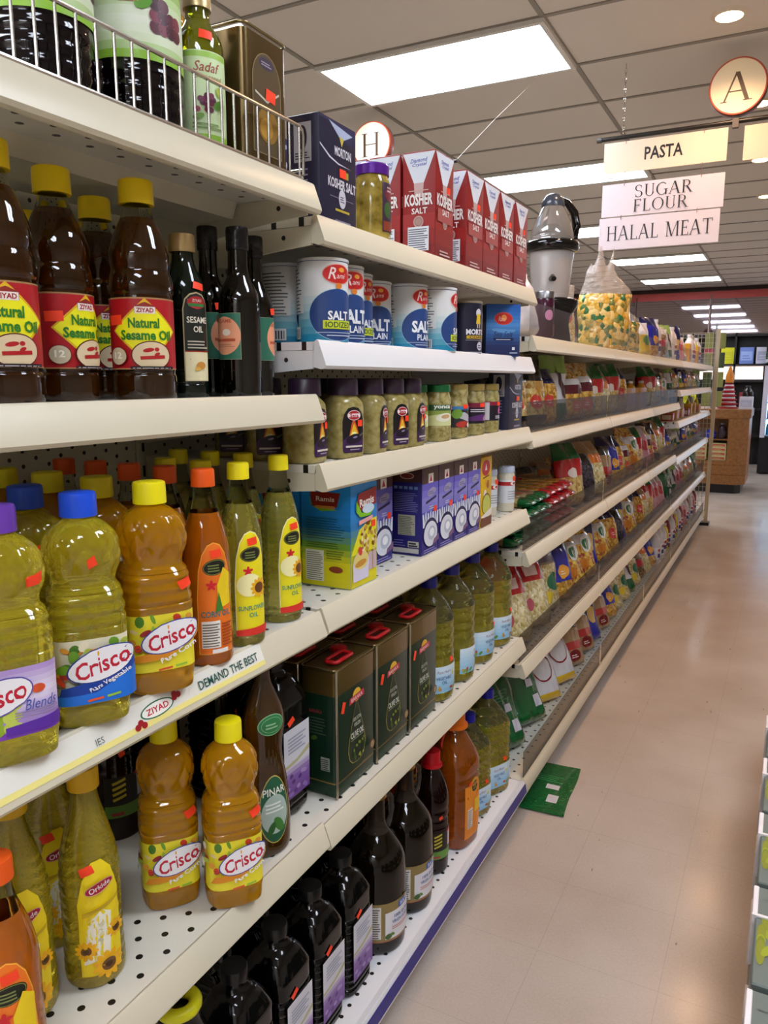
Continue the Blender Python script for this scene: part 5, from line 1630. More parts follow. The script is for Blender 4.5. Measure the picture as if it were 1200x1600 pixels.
k_mc.put(-.845, 1.812, z, 'navy salt canister mostly hidden between the white and navy ones', -30, 'navy salt canisters', scale=(1.1, 1.1, 1.12))
k_sea = sea_salt()
k_sea.put(-.735, 2.135, z, 'blue sea salt carton with a red oval, at the end of the white shelf', -52, 'sea salt cartons', scale=(.6, .68, 1))
k_sea.put(-.835, 2.085, z, 'blue sea salt carton behind the navy canister', -52, 'sea salt cartons', scale=(.6, .68, .95))

# top of the second unit
z = 1.755
k_mor.put(-.730, 1.224, z, 'navy kosher salt box beside the wire guard on the top shelf', 0, 'navy salt boxes')
k_mor.put(-.864, 1.224, z, 'navy salt box directly behind the one beside the wire guard', 0, 'navy salt boxes')
k_mor.put(-.997, 1.224, z, 'navy salt box deepest behind the wire guard', 0, 'navy salt boxes')
pickle_jar().put(-.765, 1.412, z, 'jar of yellow pickles with a violet lid between navy box and red cartons', -10, scale=(1, 1, 1.1))
k_rs = red_salt()
for x, y, s_, l in ((-.730, 1.693, 1, 'red KOSHER SALT carton with nutrition panel, first of the front row'), (-.816, 1.693, 1, 'red salt carton directly behind the first front one'), (-.902, 1.693, 1, 'red salt carton deepest behind the first front one'),
                    (-.730, 1.885, 1.12, 'second red salt carton of the front row, after the gap'), (-.730, 2.005, 1.12, 'third red salt carton of the front row'), (-.730, 2.130, 1.12, 'fourth red salt carton of the front row'),
                    (-.730, 2.258, 1.12, 'last red salt carton of the front row, by the juicer'), (-.816, 1.885, 1, 'red salt carton behind the second front one')):
    k_rs.put(x, y, z, l, 0, 'red salt cartons', scale=(1, s_, 1))
# ================================================================== the pasta run
ORD = ['', 'first', 'second', 'third', 'fourth', 'fifth', 'sixth', 'seventh', 'eighth', 'ninth', 'tenth', 'eleventh', 'twelfth', 'thirteenth', 'fourteenth', 'fifteenth', 'sixteenth', 'seventeenth', 'eighteenth',
       'nineteenth', 'twentieth', 'twenty-first', 'twenty-second', 'twenty-third', 'twenty-fourth', 'twenty-fifth', 'twenty-sixth', 'twenty-seventh', 'twenty-eighth', 'twenty-ninth', 'thirtieth', 'thirty-first', 'thirty-second', 'thirty-third', 'thirty-fourth', 'thirty-fifth'] + ['number %d' % i for i in range(36, 80)]
WORDS = {}
def K(key, desc, kind, w):
    WORDS[key] = (desc, kind, w)
logo = lambda y, c='#c8382c', c2='#f0e6da', rx=.035, ry=.025: [('ell', 0, y, rx, ry, c), ('bars', -rx * .6, y - ry * .35, rx * .6, y + ry * .35, 2, c2, .4)]
B = 'pasta_bag'
K('shell', 'clear dark-topped bag of pale pasta', bag(B, .15, .235, .085, [(0, F_['dark']), (.16, PASTA1), (.68, F_['dark'])], 'pasta bag', 1, logo(.085)), .13)
K('shell2', 'clear bag of golden pasta', bag(B, .15, .22, .085, [(0, PASTA2), (.70, F_['navy'])], 'pasta bag', 2, logo(.09)), .13)
K('whites', 'white bag with a dark stripe', bag(B, .15, .26, .08, [(0, F_['green']), (.28, F_['white']), (.72, F_['pale_green'])], 'pasta bag', 3, [('poly', [(-.03, .2), (.02, .19), (.06, .09), (.03, .09)], '#4a3236')]), .13)
K('redband', 'pasta bag with maroon band', bag(B, .16, .22, .09, [(0, PASTA2), (.45, F_['maroon']), (.62, F_['white']), (.72, PASTA1)], 'pasta bag', 4, logo(.05, '#d8582c')), .14)
K('redtop', 'pasta bag with bright red panel', bag(B, .16, .24, .09, [(0, PASTA1), (.42, F_['red']), (.72, F_['green'])], 'pasta bag', 5, [('ell', -.02, .12, .03, .02, '#e8d8c8')]), .14)
K('tri', 'bag of mixed yellow and red pasta', bag(B, .17, .22, .10, [(0, PASTA4), (.62, F_['white']), (.8, PASTA4)], 'pasta bag', 6, [('ell', .01, .13, .035, .03, '#e9e4dc'), ('ell', .012, .13, .02, .022, '#2f6a3c'), ('ell', -.03, .06, .025, .02, '#c8741c')]), .15)
K('navy', 'navy blue bag of pasta', bag(B, .15, .24, .09, [(0, PASTA2), (.3, F_['blue']), (.8, F_['navy'])], 'pasta bag', 7, logo(.10, '#e8a23a')), .13)
K('navyall', 'shiny blue bag', bag(B, .14, .26, .07, [(0, F_['blue']), (.5, F_['navy'])], 'pasta bag', 8, [('ell', 0, .12, .03, .04, '#d8b46a')]), .12)
K('beans', 'dark bag of beans', bag('bean_bag', .15, .20, .10, [(0, BEANS), (.8, F_['dark'])], 'bean bag', 9), .13)
K('tan', 'tan bag with an orange top', bag(B, .15, .22, .10, [(0, PASTA3), (.55, F_['orange']), (.7, F_['tan'])], 'pasta bag', 10), .13)
K('green', 'green glossy noodle bag', bag('noodle_bag', .20, .27, .09, [(0, F_['green'])], 'noodle bag', 11, [('rect', .02, .05, .06, .09, '#c9c4cc'), ('rect', .0, .12, .05, .145, '#c9c4cc'), ('bars', -.08, .16, .06, .2, 4, '#3f8f5a', .3)]), .18)
K('spice', 'red-topped bag with cream contents', bag('spice_bag', .18, .25, .09, [(0, PASTA3), (.55, F_['red']), (.93, F_['maroon'])], 'dry goods bag', 12, [('rect', -.03, .155, .035, .185, '#e6c8c4'), ('ell', .0, .205, .018, .014, '#e0722c'), ('ell', -.03, .07, .016, .02, '#b0505a')]), .16)
K('clearpale', 'crinkled clear bag of pale flakes', bag('dry_goods_bag', .17, .22, .09, [(0, PASTA3), (.7, CLEARBAG)], 'dry goods bag', 13, [('ell', .02, .1, .04, .03, '#2c6a4a'), ('ell', -.02, .05, .03, .02, '#e8c83a')]), .15)
K('brown', 'brown packet with red lettering band', bag('dry_goods_bag', .18, .20, .07, [(0, F_['tan']), (.35, F_['red']), (.5, F_['tan']), (.8, F_['dark'])], 'dry goods bag', 14, logo(.04, '#7c1418')), .16)
K('silver', 'silvery packet with yellow edge', bag('dry_goods_bag', .19, .25, .06, [(0, F_['yellow']), (.12, F_['white']), (.75, F_['tan'])], 'dry goods bag', 15, [('ring', 0, .12, .06, .05, .006, '#8c1a24'), ('rect', -.05, .17, .05, .185, '#d8c83a')]), .17)
K('yellow', 'yellow bag with a green leaf print', bag('dry_goods_bag', .14, .20, .08, [(0, F_['yellow']), (.6, F_['white'])], 'dry goods bag', 16, [('ell', 0, .09, .03, .03, '#4f8a2c')]), .12)
K('pinkbag', 'pale pink paper bag', bag('flour_bag', .13, .22, .09, [(0, F_['pink']), (.8, F_['white'])], 'flour bag', 17, [('ell', 0, .11, .035, .03, '#b83a3a')]), .11)
K('whitebag', 'white crinkled plastic bag', bag('plastic_bag', .16, .20, .10, [(0, F_['white'])], 'plastic bag', 18), .14)
K('sky', 'pale blue bag', bag('dry_goods_bag', .14, .21, .08, [(0, F_['sky']), (.5, F_['white'])], 'dry goods bag', 19, [('ell', 0, .09, .03, .04, '#6a8a3a')]), .12)
K('brownspice', 'clear bag of brown spice', bag('spice_bag', .15, .20, .09, [(0, SPICE), (.75, CLEARBAG)], 'dry goods bag', 20, [('rect', -.04, .07, .04, .11, '#b8242c')]), .13)
K('stickg', 'flat pasta packet with green ends', stick_pack('pasta_packet', F_['green'], F_['tan']), .08)
K('stickr', 'flat pasta packet with red ends', stick_pack('pasta_packet', F_['red'], PASTA2, patch='#d8a84a'), .08)
K('stickw', 'flat pasta packet, cream with green ends', stick_pack('pasta_packet', F_['green'], PASTA3), .08)
# countable hard goods
def pet(name, col, capc, h=.24, r=.038, band='#e8e4e6'):
    t = thing(name, 'x', 'bottle')
    b = Body([(0, r * .85), (0, r * .97), (.006, r), (h * .62, r), (h * .78, r * .8), (h * .88, r * .42), (h * .94, r * .38)], 32, 2)
    mb = MB(); b.mesh(mb, mat('jar_' + col.lstrip('#'), col, .25)); mb.build('bottle_body', t, 60)
    cap(t, r * .45, h * .92, h, mat('cap_' + capc.lstrip('#'), capc, .4), False)
    a = Art(Wrap(b, h * .4, 0, .012), base=.001); a.rect(-r * 1.2, h * .15, r * 1.2, h * .5, band); a.rect(-r * .5, h * .2, r * .7, h * .32, '#3a3f8c'); a.ell(0, h * .42, r * .5, h * .05, '#b8242c', 0, 14); a.mb.build('label', t)
    return Kind(t)
K('wbottle', 'white bottle with blue label patch', pet('white_bottle', '#d4cccc', '#d8d4d4', .25, .045), .10)
K('ybottle', 'yellow bottle with white cap', pet('yellow_bottle', '#d9c41c', '#e0dcd8', .22, .035, '#e3cf2c'), .08)
K('rbottle', 'dark red bottle with a pale label', pet('red_bottle', '#8c3a3c', '#e0dcdc', .24, .04), .09)
K('amberjar', 'amber jar with a pale cap', pet('amber_jar', '#c4861c', '#d8d4c8', .16, .036, '#c89a4a'), .08)
def crate(name, dx, dy, dz, col, col2):
    t, a, s = carton(name, dx, dy, dz, col)
    a.rect(-dy * .42, dz * .2, dy * .42, dz * .75, col2); a.bars(-dy * .3, dz * .3, dy * .3, dz * .6, 2, col, .4); s.rect(-dx * .4, dz * .2, dx * .4, dz * .75, col2)
    a.mb.build('printed_faces', t, 0)
    return Kind(t)
K('orangebox', 'orange and salmon carton', crate('carton_box', .10, .24, .12, '#c88a3c', '#c9745c'), .25)
K('yellowtub', 'yellow carton with a dark top edge', crate('carton_box', .12, .12, .16, '#d8a01c', '#c9861c'), .13)
K('redbox', 'red and cream box', crate('carton_box', .14, .16, .10, '#a8382c', '#d8c8b0'), .17)

BAGN = {}
HARD = ('wbottle', 'ybottle', 'rbottle', 'amberjar', 'orangebox', 'yellowtub', 'redbox')
WID = {k: max(abs(v.co.y) for v in d[1].root.children[0].data.vertices) * 2 for k, d in WORDS.items() if k not in HARD}
def row(seq, z, y, x, shelf, lean=0.0, yend=None, spread=1.0, seed=0, rzs=(-25, 5), group=None, scl=1.0, sz=1.0):
    """bags side by side from the near end of a shelf; returns the y reached"""
    r = random.Random(seed)
    i = 0
    while True:
        if yend is None and i >= len(seq): break
        key = seq[i % len(seq)] if yend is None else r.choice(seq)
        desc, kd, w = WORDS[key]
        w = w + .024 if key in HARD else WID[key] * 1.15 + .004
        if yend is not None and y + w > yend: break
        BAGN[shelf] = BAGN.get(shelf, 0) + 1
        n = BAGN[shelf]
        label = '%s, %s along the %s' % (desc, ORD[n], shelf)
        hard = key in ('wbottle', 'ybottle', 'rbottle', 'amberjar', 'orangebox', 'yellowtub', 'redbox')
        box = key in ('orangebox', 'yellowtub', 'redbox')
        s = scl * (1.0 if hard else r.uniform(.92, 1.08))
        mid = -24 if not hard else -15
        rz = math.radians(r.uniform(mid - 4, mid + 4)) if not box else 0
        ry = 0 if hard else -(lean + r.uniform(-.03, .05))
        kd.put(x + (r.uniform(-.006, .006) if not box else .05), y + w / 2 * spread, z + (0 if hard else .001 + .032 * abs(ry)), label, group=group or 'packets on the pasta shelves', rot=(0, ry, rz), scale=(s, s, s * (1 if hard else sz)))
        y += w * spread
        i += 1
    return y

YP = BAYS[2]
FX = -.813
FXL = -.799
# top shelf: juicer and bags
z1 = 1.62
t = thing('juicer', 'tall juicer with clear dome, black rim and black base, on the top pasta shelf', 'juicer', (-.872, 3.085, z1 + .001), (0, 0, math.radians(-50)))
b = Body([(0, .085, .085, 3), (.02, .082, .082, 3), (.10, .068, .068, 2.6), (.150, .092, .105, 2.6), (.175, .096, .110, 2.4), (.182, .085, .09, 2)], 40, 1)
mb = MB(); b.mesh(mb, mat('glossy_black', '#0c0a0a', .08)); mb.build('motor_base', t, 50)
b = Body([(.180, .070), (.20, .071), (.352, .086), (.358, .086)], 40, 0)
mb = MB(); b.mesh(mb, mat('frosted_bowl', '#bdb6b2', .25, 0, .35, 1.3)); mb.build('pulp_bowl', t, 50)
b = Body([(.356, .088), (.36, .102), (.375, .106), (.392, .104), (.398, .095)], 40, 1)
mb = MB(); b.mesh(mb, mat('glossy_black')); mb.build('rim', t, 50)
b = Body([(.396, .080), (.405, .084), (.44, .080), (.48, .066), (.52, .046), (.54, .034)], 40, 1)
mb = MB(); b.mesh(mb, mat('clear_dome', '#c8c6c4', .05, .1, .75, 1.25)); dome = mb.build('dome', t, 60)
b = Body([(.528, .045), (.545, .044), (.566, .034), (.575, .02), (.577, .008)], 32, 1)
mb = MB(); b.mesh(mb, mat('dome_cap_grey', '#3c4350', .2)); mb.build('dome_cap', dome, 60)
mb = MB(); mb.tube([(.0, .03, .555), (.0, .06, .545), (.0, .09, .51), (.0, .102, .46), (.0, .095, .42), (.0, .082, .402)], [.012, .014, .016, .016, .015, .010], mat('glossy_black'), 12); mb.build('handle', dome, 60)
mb = MB(); mb.tube([(.07, -.03, .25), (.095, -.035, .255), (.11, -.036, .245)], .010, mat('glossy_black'), 10); mb.build('spout', t, 60)
t = thing('spice_jar', 'small jar of purple spice with metal lid, between red cartons and juicer', 'jar', (-.79, 2.73, z1 + .001), (0, 0, -.4))
b = Body([(0, .03), (0, .034), (.14, .034), (.15, .03)], 32, 1); mb = MB(); b.mesh(mb, mat('purple_spice', '#3a1428', .15)); mb.build('jar_body', t, 50)
cap(t, .033, .148, .172, STEEL, False, 'lid')
a = Art(Wrap(b, .07), base=.001); a.ell(-.012, .09, .016, .018, '#d88ab0', 0, 14); a.rect(.016, .02, .022, .06, '#e0722c'); a.mb.build('label', t)
S = 'top pasta shelf'
row(['whitebag'], z1, 2.40, FX, S, .15, seed=2, rzs=(-40, -30))
row(['pinkbag', 'whitebag', 'pinkbag'], z1, 2.36, -1.0, S + ' back row', .1, seed=3, scl=.76)
def noodle_bag():
    k = bag('noodle_bag', .24, .30, .14, [(0, PASTA3), (.5, F_['tan']), (.75, CLEARBAG)], 'noodle bag', 31, [('ell', .05, .13, .03, .03, '#b8483a'), ('bars', -.08, .03, .08, .06, 3, '#8f7a4a', .4)])
    mb = MB(); mb.tube([(.0, -.11, .16), (.085, -.05, .15), (.09, .03, .155), (.05, .10, .175)], .005, BLACK, 8); mb.build('black_strap', k.root, 60)
    return k
noodle_bag().put(-.935, 3.42, z1 + .014, 'tan noodle bag with a black strap, between the juicer and the big clear bag', rot=(0, -.15, math.radians(-50)), scale=(.8, .8, .9))
bigbag = bag('clear_pasta_bag', .29, .50, .19, [(0, cells(mat('pasta_rings_green', '#d8b050', .25, coat=.7), '#2f6a3c', '#d8a83a', '#ecd088', 40, .9, .012)), (.60, CLEARBAG)], 'pasta bag', 33, neck=.55, ears=True)
bigbag.put(-.905, 4.22, z1, 'big clear plastic bag of ring pasta with an empty crumpled top', rot=(0, .03, math.radians(-52)))
bigbag.put(-.88, 4.64, z1, 'smaller clear bag of ring pasta behind the big one', rot=(0, -.05, math.radians(-48)), scale=(.72, .72, .62))
row(['yellow', 'navy', 'wbottle', 'brownspice', 'sky', 'whites', 'wbottle', 'navyall', 'pinkbag', 'sky', 'yellowtub', 'amberjar', 'wbottle', 'wbottle', 'yellowtub', 'ybottle', 'wbottle'], z1, 4.82, FX, S, .12, seed=5, spread=1.25)
row(['brown', 'yellow', 'sky', 'tan', 'whites'], z1, 5.0, -1.0, S + ' back row', .1, yend=8.3, seed=6, spread=1.15, scl=.76)
# second shelf
z2 = 1.32
S = 'second pasta shelf'
y = row(['shell', 'shell', 'shell2', 'whites', 'redband', 'redband', 'redtop', 'tan', 'redtop', 'shell2'], z2, YP + .03, FX, S, .12, seed=7, rzs=(-35, -15))
y = row(['orangebox', 'amberjar', 'orangebox', 'amberjar'], z2, y + .05, FX - .01, S, 0, seed=8)
y = row(['shell2', 'redband', 'tan', 'redtop', 'shell', 'tri'], z2, y, FX, S, .15, yend=5.95, seed=9)
row(['brown', 'tan', 'navy', 'shell2'], z2, YP + .03, -1.0, S + ' back row', .12, yend=5.9, seed=10, scl=.76)
# third shelf: flat packets stacked, then bags
z3 = .94
S = 'third pasta shelf'
n = 0
for col_, yy in enumerate((2.405, 2.49, 2.578, 2.665, 2.756)):
    for lay in range(4):
        key = ('stickg' if lay < 2 else 'stickw') if (col_ + lay) % 4 != 3 else 'stickg'
        if lay == 3 and col_ < 2: continue
        n += 1
        desc, kd, w = WORDS[key]
        kd.put(-.748 - .012 * (lay % 2), yy + .006 * (lay % 2), z3 + .003 + .0348 * lay, '%s, layer %s in the %s pile, third pasta shelf' % (desc, ['one', 'two', 'three', 'four'][lay], ORD[col_ + 1]), group='flat pasta packets', rot=(0, 0, rnd.uniform(-.05, .05)))
for col_, yy in enumerate((2.85, 2.94, 3.03, 3.12)):
    for lay in range(4):
        desc, kd, w = WORDS['stickr']
        kd.put(-.755 - .012 * (lay % 2), yy + .004 * lay, z3 + .003 + .0348 * lay, '%s, layer %s in the %s red pile, third pasta shelf' % (desc, ['one', 'two', 'three', 'four'][lay], ORD[col_ + 1]), group='flat pasta packets', rot=(0, 0, rnd.uniform(-.05, .05)))
y = row(['redtop', 'beans', 'tan', 'brown', 'navy', 'shell2', 'redband', 'tri', 'redtop', 'pinkbag', 'redband', 'shell', 'tan', 'redtop'], z3, 3.20, FXL, S, .25, seed=12, rzs=(-30, 10), sz=1.14)
row(['shell2', 'redband', 'tri', 'redtop'], z3, y, FXL, S, .25, yend=5.90, seed=13, sz=1.14)
row(['brown', 'brownspice', 'tan', 'redband', 'navy'], z3, YP + .9, -1.0, S + ' back row', .25, yend=5.9, seed=14, scl=.76)
# fourth shelf
z4 = .56
S = 'fourth pasta shelf'
y = row(['spice', 'spice', 'clearpale', 'navy', 'tri', 'tri', 'navyall', 'tri', 'shell2', 'beans', 'navyall', 'tri', 'navyall', 'shell2', 'tan', 'redtop', 'pinkbag'], z4, YP + .05, FXL, S, .27, seed=15, rzs=(-30, 0), sz=1.14)
row(['tri', 'yellow', 'pinkbag', 'redtop', 'shell'], z4, y, FXL, S, .25, yend=5.95, seed=16, sz=1.14)
row(['clearpale', 'brownspice', 'tri', 'navyall', 'brown', 'beans'], z4, YP + .05, -1.0, S + ' back row', .27, yend=5.9, seed=17, scl=.76)
# bottom deck
z5 = .157
S = 'bottom pasta deck'
y = row(['green', 'green', 'silver', 'silver', 'brown', 'brown', 'navyall', 'brown', 'navy', 'clearpale', 'clearpale', 'whites', 'clearpale', 'brownspice', 'tan', 'navy'], z5, YP + .04, FXL, S, .42, seed=18, rzs=(-25, 5), sz=1.14)
y = row(['whitebag', 'brownspice', 'clearpale'], z5, y, FXL, S, .3, yend=5.35, seed=19, sz=1.14)
y = row(['wbottle', 'wbottle', 'wbottle', 'ybottle', 'rbottle', 'wbottle', 'rbottle', 'ybottle', 'wbottle', 'rbottle', 'pinkbag', 'wbottle', 'rbottle', 'wbottle', 'pinkbag', 'rbottle'], z5, max(y + .04, 5.4), FXL, S, .05, seed=20, spread=1.35, sz=1.14)
row(['brown', 'clearpale', 'brownspice'], z5, YP + .04, -.94, S + ' back row', .30, yend=5.3, seed=21, scl=.76)
# far end section: six levels of mixed packets
for zz, S, seq, sd in ((1.41, 'second shelf of the far end', ['navyall', 'whites', 'navy', 'yellow', 'sky', 'tan'], 22), (1.18, 'third shelf of the far end', ['orangebox', 'yellowtub', 'redbox', 'amberjar', 'wbottle', 'ybottle'], 23),
                       (.91, 'fourth shelf of the far end', ['clearpale', 'pinkbag', 'yellow', 'navy', 'whites'], 24), (.56, 'fifth shelf of the far end', ['yellow', 'pinkbag', 'whites', 'green', 'tan'], 25)):
    row(seq, zz, 6.04, FX, S, .12, yend=8.40, seed=sd, spread=1.15, scl={22: .66, 23: .60, 24: .80, 25: 1.0}[sd])
# bags that hang over or lie apart
WORDS['green'][1].put(-.672, 2.43, .0052, 'flat green noodle packet lying on the floor beside the bottom deck', rot=(0, math.radians(-90), math.radians(-86)), scale=(.10, .95, 1.33), group='noodle packet on the floor')
# ================================================================== hanging signs
GL = {}
def glyph_polys(ch):
    """roman capitals: thin and thick strokes with serifs, in a 1-high box; returns polygons and advance"""
    th, tk, sf = .045, .115, .035
    P = []
    def V(x, w, y0=0., y1=1.): P.append([(x, y0), (x + w, y0), (x + w, y1), (x, y1)])
    def Hh(x0, x1, y, w=th): P.append([(x0, y), (x1, y), (x1, y + w), (x0, y + w)])
    def D(x0, y0, x1, y1, w): P.append([(x0, y0), (x0 + w, y0), (x1 + w, y1), (x1, y1)])
    def serif(x, w, y): Hh(x - .07, x + w + .07, y if y < .5 else 1 - sf, sf)
    def arc(cx, cy, rx, ry, a0, a1, n=18, t0=th, t1=tk):
        for i in range(n):
            q = []
            for k, sgn in ((i, 1), (i + 1, 1), (i + 1, -1), (i, -1)):
                a = math.radians(a0 + (a1 - a0) * k / n)
                w = t0 + (t1 - t0) * abs(math.cos(a)) ** 1.5
                q.append((cx + (rx + sgn * w / 2) * math.cos(a), cy + (ry + sgn * (t0 if abs(math.sin(a)) > .5 else w) / 2) * math.sin(a)))
            P.append(q)
    if ch == 'A':
        D(.02, 0, .36, 1, .055); D(.66, 0, .34, 1, .125); Hh(.16, .62, .33); serif(.02, .05, 0); serif(.67, .12, 0); return P, .86
    if ch == 'F' or ch == 'E':
        V(.10, tk); serif(.10, tk, 0); serif(.10, tk, 1); Hh(.1, .56, 1 - th); V(.53, th, .82, 1); Hh(.2, .46, .50); V(.44, th, .42, .62)
        if ch == 'E': Hh(.1, .58, 0); V(.56, th, 0, .2)
        return P, .66
    if ch == 'L':
        V(.10, tk); serif(.10, tk, 0); serif(.10, tk, 1); Hh(.1, .58, 0); V(.56, th, 0, .2); return P, .66
    if ch == 'H':
        V(.10, tk); V(.66, tk); Hh(.1, .7, .49)
        for x in (.10, .66): serif(x, tk, 0); serif(x, tk, 1)
        return P, .90
    if ch == 'M':
        V(.10, .05); V(.86, tk); D(.42, 0, .10, 1, .12); D(.44, 0, .86, 1, .05)
        for x in (.10, .88): serif(x, .08, 0)
        serif(.06, .06, 1); serif(.9, .08, 1); return P, 1.08
    if ch == 'T':
        V(.32, tk); serif(.32, tk, 0); Hh(.02, .74, 1 - th); V(.02, th, .80, 1); V(.70, th, .80, 1); return P, .78
    if ch == 'U':
        V(.12, tk, .32); V(.66, .05, .32); serif(.12, tk, 1); serif(.66, .05, 1); arc(.44, .32, .265, .30, 180, 360, 18, th, .09); return P, .86
    if ch == 'O':
        arc(.46, .5, .38, .48, 0, 360, 36); return P, .92
    if ch == 'G':
        arc(.46, .5, .38, .48, 45, 335, 30); V(.70, tk, .02, .42); serif(.70, tk * .6, .39 if False else 0) if False else None; Hh(.60, .90, .42); return P, .94
    if ch == 'R':
        V(.10, tk); serif(.10, tk, 0); serif(.10, tk, 1); arc(.34, .745, .24, .232, -90, 90, 14); Hh(.1, .36, 1 - th); Hh(.1, .36, .49); D(.66, 0, .34, .5, .12); serif(.68, .10, 0); return P, .86
    if ch == 'S':
        arc(.33, .745, .23, .235, 35, 270, 16, .05, .10); arc(.33, .265, .25, .245, 90, -145, 16, .05, .11); V(.50, .04, .74, .95); V(.09, .04, .05, .26); return P, .68
    return [], .4

def roman(art, st, cx, cy, h, w, col):
    x, items = 0.0, []
    for ch in st:
        P, adv = glyph_polys(ch)
        items.append((x, P))
        x += adv + .06
    k = w / (x - .06)
    for ox, P in items:
        for q in P:
            art.poly([(cx - w / 2 + (ox + px) * k, cy - h / 2 + py * h) for px, py in q], col, keep=True)
    art.off += art.step

SY = 4.40
INK = '#1e1e24'
BOARD = mat('sign_board_paper', '#d8c6b0', .6)
BOARDW = mat('sign_board_white', '#cdc3ca', .6)
def board(label, x0, x1, z0, z1, m, hooks, art=None):
    t = thing('sign_board', label, 'sign', ((x0 + x1) / 2, SY, z0), group='hanging sign boards')
    w, h = (x1 - x0) / 2, z1 - z0
    mb = MB(); mb.box((-w, -.003, 0), (w, .003, h), m); mb.build('board', t, 0)
    for hx in (-w * .63, w * .63):
        mb = MB(); mb.tube([(hx, -.004, h - .012), (hx, -.004, h + hooks)], .0016, mat('sign_hook', '#8c6a62', .4, .4), 6); mb.build('hook', t, 60)
    if art:
        a = Art(Flat((0, -.0031, 0), (1, 0, 0), (0, 0, 1)), base=.0006)
        art(a, w, h)
        a.mb.build('lettering', t, 0)
    return t
board('cream board reading PASTA, hanging from the black pole', -.977, -.374, 2.566, 2.720, BOARD, .0095, lambda a, w, h: a.text('PASTA', .0, .082, .064, INK, w=.188, bold=.02))
def sugar(a, w, h):
    roman(a, 'SUGAR', .01, .118, .062, .29, INK); roman(a, 'FLOUR', .0, .046, .062, .275, INK)
board('white board reading SUGAR FLOUR, hanging under the PASTA board', -.977, -.374, 2.347, 2.511, BOARDW, .06, sugar)
board('white board reading HALAL MEAT, lowest of the hanging boards', -.985, -.385, 2.178, 2.341, BOARDW, .012, lambda a, w, h: roman(a, 'HALAL MEAT', .005, .083, .074, .53, INK))
board('blank cream board cut by the right edge of the photo, beside PASTA', -.300, .300, 2.556, 2.716, BOARD, .0135)

def pole_sign(label, cx, letter, x0, x1, zp, zc, r=.132, chains=True):
    t = thing('aisle_marker', label, 'aisle sign', (cx, SY, zp), group='round aisle markers')
    mb = MB(); mb.tube([(x0 - cx, 0, 0), (x1 - cx, 0, 0)], .011, mat('sign_pole_black', '#1a1614', .35), 12); mb.build('pole', t, 50)
    mb = MB(); mb.tube([(x0 - cx - .012, 0, 0), (x0 - cx + .012, 0, 0)], .0145, mat('pole_end_grey', '#4a4846', .4), 12); mb.build('pole_end', t, 50)
    mb = MB(); mb.box((-.014, -.016, -.03), (.014, .012, zc - zp - r * .9), mat('sign_bracket', '#5a5450', .5)); mb.build('bracket', t, 0)
    N = 48
    D = zc - zp
    ring = lambda rr, y: [(rr * math.cos(2 * PI * i / N), y, D + rr * math.sin(2 * PI * i / N)) for i in range(N)]
    mb = MB(); mb.rings([ring(r - .003, -.028), ring(r, -.024), ring(r, .024), ring(r - .003, .028)], mat('marker_rim', '#6a2c20', .4)); mb.build('disc', t, 40)
    a = Art(Flat((0, -.0282, D), (1, 0, 0), (0, 0, 1)), base=.0006)
    a.ell(0, 0, r * .985, r * .985, '#b5482c', 0, 56); a.ell(0, 0, r * .935, r * .935, '#efe2c4', 0, 56)
    roman(a, letter, 0, -.003, r * 1.02, r * 1.02, '#4a3428')
    a.mb.build('face', t, 0)
    for hx in ((x0 - cx + .12), .55) if chains else ():
        mb = MB()
        L = CEIL - zp - .012
        n = int(L / .022)
        for i in range(n):
            z = .012 + i * L / n
            ax = (1, 0, 0) if i % 2 else (0, 1, 0)
            pts = [(hx + ax[0] * .005 * math.cos(q), ax[1] * .005 * math.cos(q), z + .5 * L / n + .014 * math.sin(q)) for q in [2 * PI * k / 10 for k in range(10)]]
            mb.tube(pts, .0014, CHROME, 5, True)
        mb.build('chain', t, 60)
    return t
pole_sign('round cream sign with letter A on a black pole above the aisle', -.343, 'A', -1.005, .62, 2.742, 2.897)
pole_sign('round sign with letter H seen over the top shelf, in the next aisle', -2.375, 'H', -3.0, -1.82, 2.742, 2.897, chains=False)
mb = MB(); mb.tube([(-1.373, SY, CEIL - .002), (-1.60, SY, 2.93), (-1.82, SY, 2.752)], .0011, mat('thin_wire', '#d8d0c4', .4), 6)
o = mb.build('hanging_wire', None, 60); tag(o, 'thin pale wire running from the ceiling down towards the H sign', 'wire')

# ================================================================== right-hand display, floor level
LIGHTC = mat('case_grey_green', '#66716c', .35)
def snack_case():
    t = thing('snack_case', 'x', 'carton')
    mb = MB(); mb.rbox((0, 0, 0), (.36, .29, .225), .004, LIGHTC, 2); mb.build('case', t, 30)
    a = Art(Flat((0, 0, .2252), (1, 0, 0), (0, 1, 0)), base=.0004)
    for q in range(18):
        an = q * PI / 9 + .1
        L = .05 + .018 * (q % 3)
        c, s = math.cos(an), math.sin(an)
        a.ell(max(.012, .035 + c * L * .55), .12 + s * L * .55, L * .42, .008, ['#8f9a1c', '#6f7c14', '#7f8420'][q % 3], an if .035 + c * L * .55 > .012 else PI / 2, 10, keep=(q % 3 > 0))
    a.off += .0002
    a.rect(.012, .245, .2, .248, '#5f6a64', keep=True); a.rect(.1, .03, .3, .1, '#c4ccc8', keep=True)
    a.mb.build('printed_top', t, 0)
    mb = MB(); mb.rbox((-.006, .185, .12), (.004, .285, .229), .002, mat('white_edge_label', '#e2dcdc', .4), 2); mb.box((-.006, .185, .226), (.03, .192, .2295), mat('white_edge_label')); o = mb.build('price_flag', t, 0); o['label'] = 'white price flag on the case edge'
    return Kind(t)
k_case = snack_case()
for i in range(6):
    for l in range(2):
        k_case.put(.020, .72 + .305 * i, .006 + .231 * l, 'grey-green carton with starburst print on the right, %s from the camera, %s layer' % (ORD[i + 1], ['bottom', 'top'][l]), 0, 'grey-green cartons')
